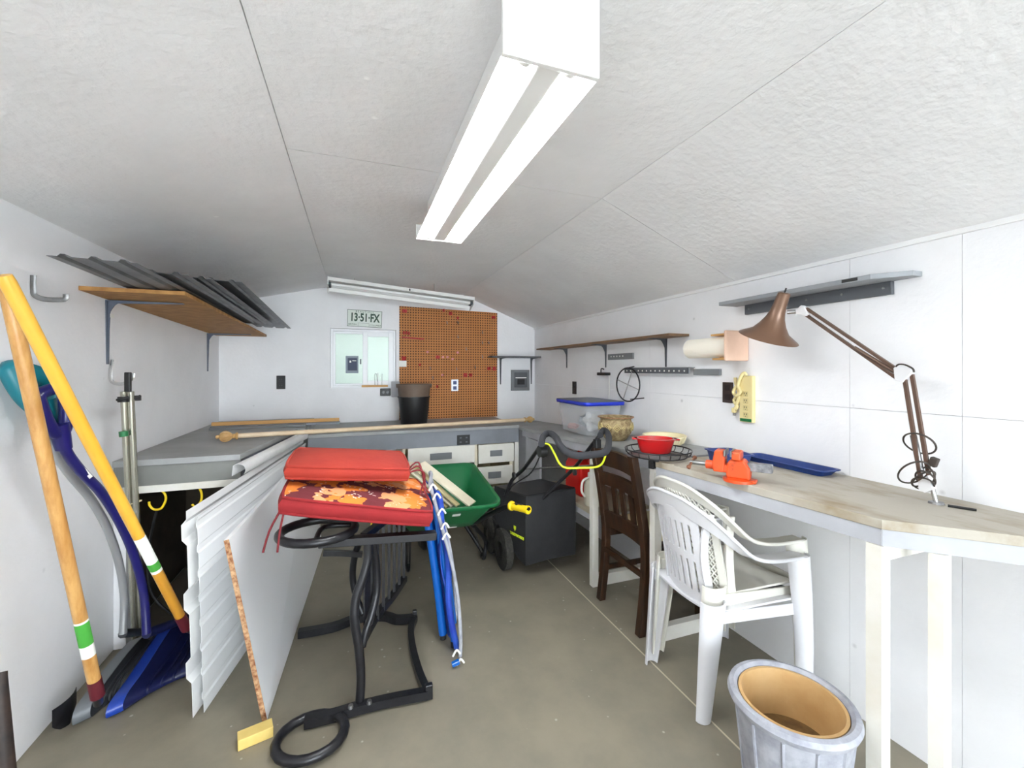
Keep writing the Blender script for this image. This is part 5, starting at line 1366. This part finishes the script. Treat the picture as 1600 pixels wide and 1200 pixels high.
# round basket with dishes
zk = zlow(1.655) + .002
c = PZ(1028, 703, zk + .032); rb_ = 51 * (c.y / ray(1028, 703).y) / F * .97
c = V((c.x, c.y, zk))
t = thing('wire_basket', 'round black wire basket holding the red dish on the right bench', 'basket', c)
def circ(c_, r__, z_, n=40): return [V((c_.x + r__ * math.cos(2 * math.pi * k / n), c_.y + r__ * math.sin(2 * math.pi * k / n), z_)) for k in range(n)]
MB().tube(circ(c, rb_, zk + .036), .0035, 8, closed=True).build('rim', BLKMET, t, smooth=60)
MB().tube(circ(c, rb_ * .86, zk + .008), .003, 8, closed=True).build('base_ring', BLKMET, t, smooth=60)
for k in range(20):
    an = 2 * math.pi * k / 20; MB().tube([c + V((rb_ * math.cos(an), rb_ * math.sin(an), .036)), c + V((rb_ * .97 * math.cos(an), rb_ * .97 * math.sin(an), .018)), c + V((rb_ * .86 * math.cos(an), rb_ * .86 * math.sin(an), .008))], .002, 6, smooth=2).build('wire', BLKMET, t, smooth=60)
mb = MB(); N_ = 36; st = rb_ * 1.66 / N_
for i in range(N_ + 1):
    o_ = -rb_ * .83 + i * st; l_ = (max(0, (rb_ * .85) ** 2 - o_ ** 2)) ** .5
    if l_ > .01:
        mb.tube([c + V((o_, -l_, .007)), c + V((o_, l_, .007))], .0011, 4); mb.tube([c + V((-l_, o_, .0075)), c + V((l_, o_, .0075))], .0011, 4)
ms = mb.build('mesh_base', STEEL, t); ms['kind'] = 'stuff'
for an in (-2.3, -.2, 1.9): MB().lathe([(0, 0), (.01, 0), (.012, .006), (0, .006)], c + V((rb_ * .84 * math.cos(an), rb_ * .84 * math.sin(an), 0)), 10).build('foot', BLACK, t)
q = PZ(1018, 727, ZN - .02)
tag(MB().cbox(PZ(1019, 724, .905), (.028, .028, .05), Matrix.Rotation(.4, 3, 'Z')).build('rubber_block', BLACK, bevel=.004), 'small black block under the front of the wire basket', 'block')
rc = PZ(1024, 694, zk + .05); rc.z = zk + .011
t = thing('baking_dish', 'glossy red oval baking dish in the wire basket', 'dish', rc)
rd = 28 * (rc.y / ray(1024, 700).y) / F
MB().lathe([(0, 0), (rd * .74, 0), (rd * .8, .006), (rd * .97, .062), (rd * 1.08, .066), (rd * 1.09, .07), (rd * .95, .07), (rd * .76, .01), (0, .008)], rc, 40, Matrix.Rotation(-.5, 3, 'Z'), 1.05, .8).build('bowl', REDC, t, smooth=40)
for sgn in (-1, 1):
    dd_ = Matrix.Rotation(-.5, 3, 'Z') @ V((sgn * rd * 1.1, 0, .066)); MB().cbox(rc + dd_, (.03, .045, .008), Matrix.Rotation(-.5, 3, 'Z')).build('handle', REDC, t, bevel=.003)
q = PX(1038, 690, 1.70); q.z = zlow(q.y - .1) + .002
t = thing('tart_dish', 'cream fluted round dish against the right wall behind the red dish', 'dish', q)
rr_ = .118
MB().lathe([(0, 0), (rr_ * .8, 0), (rr_ * .86, .006), (rr_, .045), (rr_ * 1.04, .047), (rr_ * 1.03, .052), (rr_ * .94, .05), (rr_ * .8, .012), (0, .01)], q, 48).build('bowl', CREAMP, t, smooth=40)
for k in range(32):
    an = 2 * math.pi * k / 32; MB().tube([q + V((rr_ * .87 * math.cos(an), rr_ * .87 * math.sin(an), .008)), q + V((rr_ * .99 * math.cos(an), rr_ * .99 * math.sin(an), .043))], .0045, 5).build('flute', CREAMP, t, smooth=60)

# ------------------------------------------------------------------ vise, trays and lamp on the near bench
vb = PZ(1150, 751, ZN)
t = thing('bench_vise', 'orange painted bench vise on the worn bench edge', 'vise', vb)
# vise frame: jaws run along e1 (to the left in view), handle end first
e1 = V((-.55, .83, 0)).normalized(); e2 = V((-e1.y, e1.x, 0)) * -1; e3 = V((0, 0, 1))
def VV(a_, b2, c_): return vb + e1 * a_ + e2 * b2 + e3 * c_
RV = axes(e1, e2, e3)
MB().lathe([(0, 0), (.055, 0), (.055, .01), (.03, .014), (0, .014)], VV(-.01, .0, 0), 24).build('base', ORANGE, t, smooth=40)
MB().cbox(VV(-.045, 0, .006), (.05, .05, .012), RV).build('base_lug', ORANGE, t, bevel=.005)
MB().prism([VV(-.05, -.03, .012), VV(.03, -.03, .012), VV(.03, -.03, .055), VV(.02, -.03, .08), VV(-.03, -.03, .085), VV(-.05, -.03, .055)], e2 * .06).build('body', ORANGE, t, bevel=.008, seg=3)
MB().cbox(VV(-.005, 0, .098), (.03, .075, .03), RV).build('fixed_jaw', ORANGE, t, bevel=.004)
MB().prism([VV(.038, -.03, .03), VV(.075, -.03, .03), VV(.08, -.03, .06), VV(.07, -.03, .112), VV(.04, -.03, .112), VV(.034, -.03, .08)], e2 * .06).build('moving_jaw', ORANGE, t, bevel=.006, seg=3)
for a_ in (.012, .034): MB().cbox(VV(a_, 0, .104), (.006, .076, .022), RV).build('jaw_plate', STEEL, t, bevel=.001)
MB().cbox(VV(-.08, 0, .06), (.08, .034, .03), RV).build('slide_bar', mat('stained_steel', (96, 96, 100), .6, c2=(140, 140, 142), scale=40), t, bevel=.003)
MB().tube([VV(.07, 0, .05), VV(.105, 0, .05)], .017, 14).build('screw_boss', ORANGE, t, smooth=50)
MB().tube([VV(.10, 0, .05), VV(.165, 0, .05)], .008, 12).build('screw', STEEL, t, smooth=50)
MB().cbox(VV(.03, 0, .045), (.05, .05, .03), RV).build('guide', ORANGE, t, bevel=.004)
hb = MB().tube([VV(.158, -.05, .04), VV(.162, .06, .058)], .005, 8).build('handle_bar', mat('rusty_rod', (120, 74, 50), .6), t, smooth=60)
for q in (VV(.158, -.05, .04), VV(.162, .06, .058)): MB().lathe([(0, -.009), (.007, -.006), (.009, 0), (.007, .006), (0, .009)], q, 10).build('knob', hb.data.materials[0], hb, smooth=60)
def tray(name, label, c_, ax, L_, w_, h_, m):
    ax = V(ax).normalized(); sd = V((-ax.y, ax.x, 0)); c_ = V(c_)
    t = thing(name, label, 'tray', c_)
    cs = lambda l, w, z: [c_ + ax * l * .5 + sd * w * .5 + V((0, 0, z)), c_ - ax * l * .5 + sd * w * .5 + V((0, 0, z)), c_ - ax * l * .5 - sd * w * .5 + V((0, 0, z)), c_ + ax * l * .5 - sd * w * .5 + V((0, 0, z))]
    a_ = tray_ring(cs(L_ * .9, w_ * .8, 0), 3, .02); b2 = tray_ring(cs(L_, w_, h_), 3, .025); c3 = tray_ring(cs(L_ + .02, w_ + .02, h_), 3, .03)
    n = len(a_); fs = [tuple(range(n))]
    for r_ in range(2):
        for i in range(n): fs.append((r_ * n + i, r_ * n + (i + 1) % n, (r_ + 1) * n + (i + 1) % n, (r_ + 1) * n + i))
    o = MB().add(a_ + b2 + c3, fs).build('shell', m, t, smooth=40); md = o.modifiers.new('thick', 'SOLIDIFY'); md.thickness = .003
    return t
a_ = PZ(1095, 702, ZN + .05); b2 = PZ(1135, 722, ZN + .02)
c_ = PZ(1128, 722, ZN); c_.z = ZN + .001
tray('paint_tray', 'deep navy plastic tray behind the vise', (1.575, 1.475, ZN + .0035), (.25, 1, 0), .17, .12, .05, BLUET)
tray('paint_tray', 'long shallow navy tray behind the vise along the wall', (1.755, 1.33, ZN + .0035), (.0, 1, 0), .36, .10, .022, mat('dark_blue_tray', (22, 52, 116), .4))

XLm = 1.715
t = thing('desk_lamp', 'brown swing-arm desk lamp clamped into the worn bench', 'lamp', PX(1463, 787, XLm))
def LP(u, v, X=XLm): return PX(u, v, X)
bz = LP(1463, 788); bz.z = ZN
MB().lathe([(0, 0), (.02, 0), (.018, .006), (0, .006)], bz, 14).build('socket', STEEL, t)
MB().tube([bz, LP(1457, 764)], .0065, 10).build('pin', CHROME, t, smooth=60)
BRK = mat('white_bracket', (226, 226, 228), .35, metal=.2)
def plate(pts, th_, name, m, X=XLm): return MB().prism([LP(u, v, X) + V((-th_ / 2, 0, 0)) for u, v in pts], (th_, 0, 0)).build(name, m, t, bevel=.002)
plate([(1437, 752), (1453, 742), (1461, 764), (1448, 770), (1438, 764)], .022, 'base_bracket', BRK)
def sq(u0, v0, u1, v1, X0, X1, w_, name): return MB().bar(LP(u0, v0, X0), LP(u1, v1, X1), w_, w_, up=(1, 0, 0)).build(name, BROWNA, t, bevel=.001)
sq(1440, 757, 1413, 588, XLm - .005, XLm - .005, .0105, 'lower_arm'); sq(1453, 752, 1425, 585, XLm + .005, XLm + .005, .0105, 'lower_arm')
plabel(MB().tube([LP(1427, 680), LP(1439, 738)], .009, 10).build('spring', STEEL, t, smooth=60), 'steel tension spring')
plate([(1399, 575), (1405, 571), (1424, 574), (1427, 582), (1414, 598), (1401, 594)], .024, 'elbow_bracket', BRK)
MB().tube([LP(1400, 573, XLm - .012), LP(1404, 569.5, XLm - .012), LP(1414, 570, XLm - .012), LP(1426, 576, XLm - .012), LP(1428, 582, XLm - .012)], .0028, 6, smooth=4).build('wire_loop', LINER, t, smooth=60)
sq(1401, 577, 1260, 482, XLm, XLm - .03, .0105, 'upper_arm'); sq(1400, 590, 1258, 491, XLm + .008, XLm - .022, .0105, 'upper_arm')
MB().tube([LP(1398, 581, XLm), LP(1335, 543, XLm - .012)], .006, 10).build('spring', BROWNA, t, smooth=60)
plate([(1244, 486), (1254, 477), (1259, 479), (1264, 489), (1260, 494), (1246, 490)], .02, 'head_bracket', BRK, XLm - .03)
MB().tube([LP(1247, 487, XLm - .03), LP(1230, 488, XLm - .05)], .008, 10).build('neck', CHROME, t, smooth=60)
# bell shade
ap = LP(1226, 457, XLm - .07); op = LP(1200, 528, XLm - .07)
axv = (op - ap); Ls = axv.length; axv.normalize(); qm = axv.to_track_quat('Z', 'Y').to_matrix()
wpx = (LP(1236, 537, XLm - .07) - LP(1163, 518, XLm - .07)).length / 2
pr = [(0, 0), (.018, 0), (.023, .004), (.026, Ls * .3), (.029, Ls * .42), (.036, Ls * .55), (.05, Ls * .7), (.07, Ls * .85), (wpx * .98, Ls * .985), (wpx, Ls), (wpx * .97, Ls), (.068, Ls * .85), (.046, Ls * .68), (.03, Ls * .5), (.02, Ls * .1), (0, Ls * .1)]
shd = MB().lathe(pr, ap, 40, qm).build('shade', BROWN, t, smooth=40)
MB().tube([ap, ap - axv * .018], .003, 6).build('switch', BLACK, shd)
# cord loops round the lower arm
def ell(cu, cv, a_, b2, rot, n=16):
    out = []
    for k in range(n):
        an = 2 * math.pi * k / n; x_, y_ = a_ * math.cos(an), b2 * math.sin(an)
        out.append((cu + x_ * math.cos(rot) - y_ * math.sin(rot), cv + x_ * math.sin(rot) + y_ * math.cos(rot)))
    return out
for k, (cu, cv, a_, b2, rot) in enumerate(((1437, 693, 27, 14, .35), (1428, 738, 26, 15, -.35), (1443, 748, 20, 8, -.5), (1446, 748, 17, 10, .5), (1442, 756, 18, 9, .2), (1450, 742, 13, 9, 1.0))):
    pts = [PX(u, v, XLm + .03 * math.sin(2 * math.pi * i / 16)) for i, (u, v) in enumerate(ell(cu, cv, a_, b2, rot))]
    MB().tube(pts, .0028, 6, closed=True, smooth=2).build('cord', LINER, t, smooth=60)
q = LP(1459, 722, XLm + .01); MB().cbox(q, (.018, .02, .03), Matrix.Rotation(.3, 3, 'X')).build('plug', LINER, t, bevel=.003)
p_, q_ = PZ(1481, 790, ZN + .004), PZ(1526, 797, ZN + .004)
p_.x = min(p_.x, XR - .02); q_.x = min(q_.x, XR - .02)
tag(MB().tube([p_, q_], .004, 8).build('drill_bit', BLACK, smooth=60), 'thin black rod lying on the bench behind the lamp', 'rod')

# ------------------------------------------------------------------ right wall things
# grey plank shelf above the lamp
zA = PX(1168, 488, XR); zB_ = PX(1398, 440, XR)
yA, yB_ = PX(1168, 470, XR).y, PX(1398, 440, XR).y
zsh = .5 * (PX(1168, 478, XR).z + PX(1398, 438, XR).z)
t = thing('wall_shelf', 'grey plank shelf high on the right wall above the lamp', 'shelf', (XR, (yA + yB_) / 2, zsh))
zT1 = PX(1168, 476, XR).z; zT2 = PX(1398, 437, XR).z
dpt = .12
ys, ye = PX(1123, 480, XR - dpt).y, PX(1436, 430, XR - .02).y
GSH = mat('shelf_grey', (150, 154, 158), .5, c2=(142, 145, 149), scale=5)
MB().prism([(XR - .001, ys - .0, zsh), (XR - dpt, ys, zsh), (XR - dpt, ye + .09, zsh), (XR - dpt + .07, ye, zsh), (XR - .001, ye, zsh)], (0, 0, .018)).build('board', GSH, t, bevel=.002)
MB().box((XR - .02, yB_, zsh - .048), (XR - .001, yA, zsh)).build('batten', DKGREY, t, bevel=.002)
for k in range(5):
    y_ = yB_ + (yA - yB_) * (.04 + .23 * k); MB().lathe([(0, 0), (.005, 0), (.004, .003), (0, .003)], (XR - .02, y_, zsh - .022), 8, R_RIGHT).build('screw', STEEL, t)
MB().box((XR - dpt - .001, PX(1340, 440, XR - dpt).y, zsh + .004), (XR - dpt + .002, PX(1315, 440, XR - dpt).y, zsh + .0155)).build('slot_mark', BLACK, t, bevel=.0005)
# long brown shelf
zsh = .5 * (PX(940, 541, XR).z + PX(1040, 527, XR).z)
dpt = .15
ys, ye = PX(838, 549, XR - dpt).y, PX(1075, 521, XR - .01).y
t = thing('wall_shelf', 'long thin brown shelf on three grey brackets on the right wall', 'shelf', (XR, (ys + ye) / 2, zsh))
MB().box((XR - dpt, ye, zsh), (XR - .001, min(ys, YB - .22), zsh + .014)).build('board', BROWNS, t, bevel=.001)
for u in (886, 947, 1041): bracket(V((XR - .001, PX(u, 540, XR).y, zsh)), (-1, 0, 0), drop=.178, reach=.13, par=t)
# small rail, clip, outlet
def wallboard(u0, v0, u1, v1, th_, m, name, label, cat, X=XR):
    a_, b2 = PX(u0, v0, X), PX(u1, v1, X)
    t = thing(name, label, cat, (XR, (a_.y + b2.y) / 2, min(a_.z, b2.z)))
    return t, a_, b2
t, a_, b2 = wallboard(952, 552, 991, 560, .01, MIDGREY, 'tool_rail', 'short grey drilled tool rail under the brown shelf', 'rail')
zc_ = (a_.z + b2.z) / 2 - .004
MB().box((XR - .014, b2.y, zc_ - .024), (XR, a_.y, zc_ + .02)).build('board', MIDGREY, t, bevel=.002)
for k in range(5):
    y_ = a_.y + (b2.y - a_.y) * (.15 + .12 * k); MB().lathe([(0, 0), (.006, 0), (.006, .0015), (0, .0015)], (XR - .014, y_, zc_), 10, R_RIGHT).build('hole', LABELW, t)
t, a_, b2 = wallboard(985, 573, 1086, 587, .05, DKGREY, 'tool_rack', 'long perforated grey angle rack on the right wall', 'rack')
zt2 = PX(1040, 574, XR).z
MB().box((XR - .05, b2.y, zt2 - .004), (XR, a_.y, zt2 + .0)).build('top_flange', MIDGREY, t)
MB().box((XR - .05, b2.y, zt2 - .038), (XR - .046, a_.y, zt2 - .004)).build('front_flange', DKGREY, t)
for k in range(14):
    y_ = a_.y + (b2.y - a_.y) * (k + .7) / 14.4; MB().lathe([(0, 0), (.0055, 0), (.0055, .001), (0, .001)], (XR - .05, y_, zt2 - .022), 10, R_RIGHT).build('hole', LABELW, t)
t, a_, b2 = wallboard(1062, 577, 1128, 587, .02, MIDGREY, 'backing_board', 'plain grey board beside the perforated rack', 'board')
zc_ = PX(1110, 581, XR).z; MB().box((XR - .018, b2.y, zc_ - .018), (XR, PX(1087, 580, XR).y, zc_ + .016)).build('board', MIDGREY, t, bevel=.002)
p_ = PX(944, 584, XR - .02)
t = thing('broom_clip', 'black spring clip with a hanging white cord under the brown shelf', 'clip', (XR, p_.y, p_.z))
MB().box((XR - .05, p_.y - .06, p_.z - .012), (XR, p_.y + .06, p_.z + .01)).build('body', BLACK, t, bevel=.004)
MB().tube([(XR - .03, p_.y + .03, p_.z + .01), (XR - .03, p_.y + .025, p_.z + .04), (XR - .03, p_.y - .01, p_.z + .035)], .005, 6, smooth=3).build('spring_arm', BLACK, t, smooth=60)
MB().tube([(XR - .012, p_.y - .055, p_.z), (XR - .01, p_.y - .057, p_.z - .1), (XR - .012, p_.y - .055, p_.z - .19)], .003, 6, smooth=3).build('cord', LABELW, t)
outlet(895, 596, 901, 616, 'right', BLACK, BLACK, 'wall_outlet', 'black wall outlet on the right wall above the tote')
outlet(1130, 597, 1146, 630, 'right', mat('dark_brown_plate', (58, 44, 40), .5), mat('brown_socket', (44, 34, 32), .5), 'wall_outlet', 'dark brown wall outlet beside the beige power strip')
# hoop
cH = PX(981, 601, XR - .068)
hw, hh_ = (PX(964, 601, XR - .06) - PX(998, 601, XR - .06)).length / 2, (PX(981, 575, XR - .06) - PX(981, 627, XR - .06)).length / 2
t = thing('wire_hoop', 'round black wire hoop with crossed steel spokes hanging on the right wall', 'hoop', cH - V((0, 0, hh_)))
rH = hh_; ax1 = V((.55, -.83, 0)) ; ax1.normalize()
kx = hw / hh_
ax1 = V((.16, -1, 0)).normalized()
HP = lambda an, k=1.: cH + ax1 * (rH * k * .95 * math.cos(an)) + V((0, 0, rH * k * math.sin(an)))
MB().tube([HP(2 * math.pi * k / 32) for k in range(32)], .005, 8, closed=True).build('ring', BLKMET, t, smooth=60)
for an in (1.15, 2.85): MB().tube([HP(an), HP(an + math.pi)], .0032, 6).build('spoke', CHROME, t, smooth=60)
MB().tube([HP(1.6), HP(1.6) + V((.055, .0, .01))], .004, 6).build('hanger', BLKMET, t)
a_ = PX(985, 624, XR - .05); b2 = PX(1006, 622, XR - .05); MB().tube([a_, b2], .004, 8).build('stem', BLKMET, t, smooth=60)
# paper towel holder
cE = PX(1149, 542, XR - .09)
t = thing('towel_holder', 'paper towel roll on a pale pink wooden wall holder', 'towel holder', (XR, cE.y + .13, cE.z))
yE = PX(1130, 540, XR - .15).y; zc_ = cE.z + .003
rl = .052
yN = yE; yFa = yN + .30
def endp(y_): return MB().box((XR - .15, y_ - .018, zc_ - .072), (XR - .001, y_, zc_ + .078)).build('end_panel', PINKW, t, bevel=.008, seg=3)
endp(yN); 
MB().prism([(XR - .001, yN, zc_ + .066), (XR - .001, yN + .09, zc_ + .06), (XR - .02, yN + .14, zc_ + .055), (XR - .02, yN + .14, zc_ - .055), (XR - .001, yN + .09, zc_ - .066), (XR - .001, yN, zc_ - .066)], (-.012, 0, 0)).build('back_board', TANW, t, bevel=.003)
MB().box((XR - .13, yN, zc_ + .056), (XR - .004, yN + .10, zc_ + .066)).build('top_board', TANW, t, bevel=.003)
MB().box((XR - .13, yN, zc_ - .066), (XR - .004, yN + .09, zc_ - .056)).build('bottom_board', TANW, t, bevel=.003)
rol = MB().lathe([(.018, 0), (rl - .004, 0), (rl, .004), (rl, .286), (rl - .004, .29), (.018, .29), (.018, 0)], (XR - .085, yN + .002, zc_), 32, axes((1, 0, 0), (0, 0, 1), (0, 1, 0))).build('towel_roll', PAPER, t, smooth=40)
# power strip
a_, b2 = PX(1160, 587, XR), PX(1181, 661, XR)
t = thing('power_strip', 'beige power strip with a knotted cord on the right wall', 'power strip', (XR, (a_.y + b2.y) / 2, b2.z))
MB().box((XR - .022, b2.y, b2.z), (XR, a_.y, a_.z)).build('body', BEIGE, t, bevel=.005, seg=3)
yc2 = (a_.y + b2.y) / 2; Hs = a_.z - b2.z
for k in range(4):
    z_ = b2.z + Hs * (.16 + .15 * k)
    so = MB().cbox((XR - .0225, yc2, z_), (.002, .03, .026)).build('socket', mat('beige_socket', (206, 190, 136), .5), t, bevel=.002)
    for dy, dz2 in ((-.006, .003), (.006, .003), (0, -.007)): MB().cbox((XR - .024, yc2 + dy, z_ + dz2), (.001, .003, .008 if dz2 > 0 else .004)).build('slot', BLACK, so)
plabel(MB().box((XR - .0226, b2.y + .006, b2.z + .004), (XR - .0215, a_.y - .006, b2.z + Hs * .08)).build('paint_stain', GREENT, t), 'dried green paint')
MB().tube([PX(u, v, X_) for u, v, X_ in ((1166, 587, XR - .02), (1163, 583, XR - .025), (1158, 588, XR - .03), (1153, 603, XR - .03), (1157, 612, XR - .035), (1150, 618, XR - .035), (1146, 612, XR - .03), (1151, 604, XR - .03), (1156, 610, XR - .025), (1152, 630, XR - .02), (1148, 640, XR - .02))], .0085, 8, smooth=5).build('cord', BEIGE, t, smooth=60)
MB().tube([PX(u, v, XR - .02) for u, v in ((1149, 590), (1150, 600), (1155, 615), (1147, 625), (1152, 635), (1149, 640))], .0085, 8, smooth=4).build('cord', BEIGE, t, smooth=60)
q = PX(1147, 641, XR - .02); pl = MB().cbox(q, (.02, .018, .026)).build('plug', BEIGE, t, bevel=.004)
for dy in (-.005, .005): MB().cbox(q + V((0, dy, -.02)), (.005, .0015, .016)).build('prong', STEEL, pl)
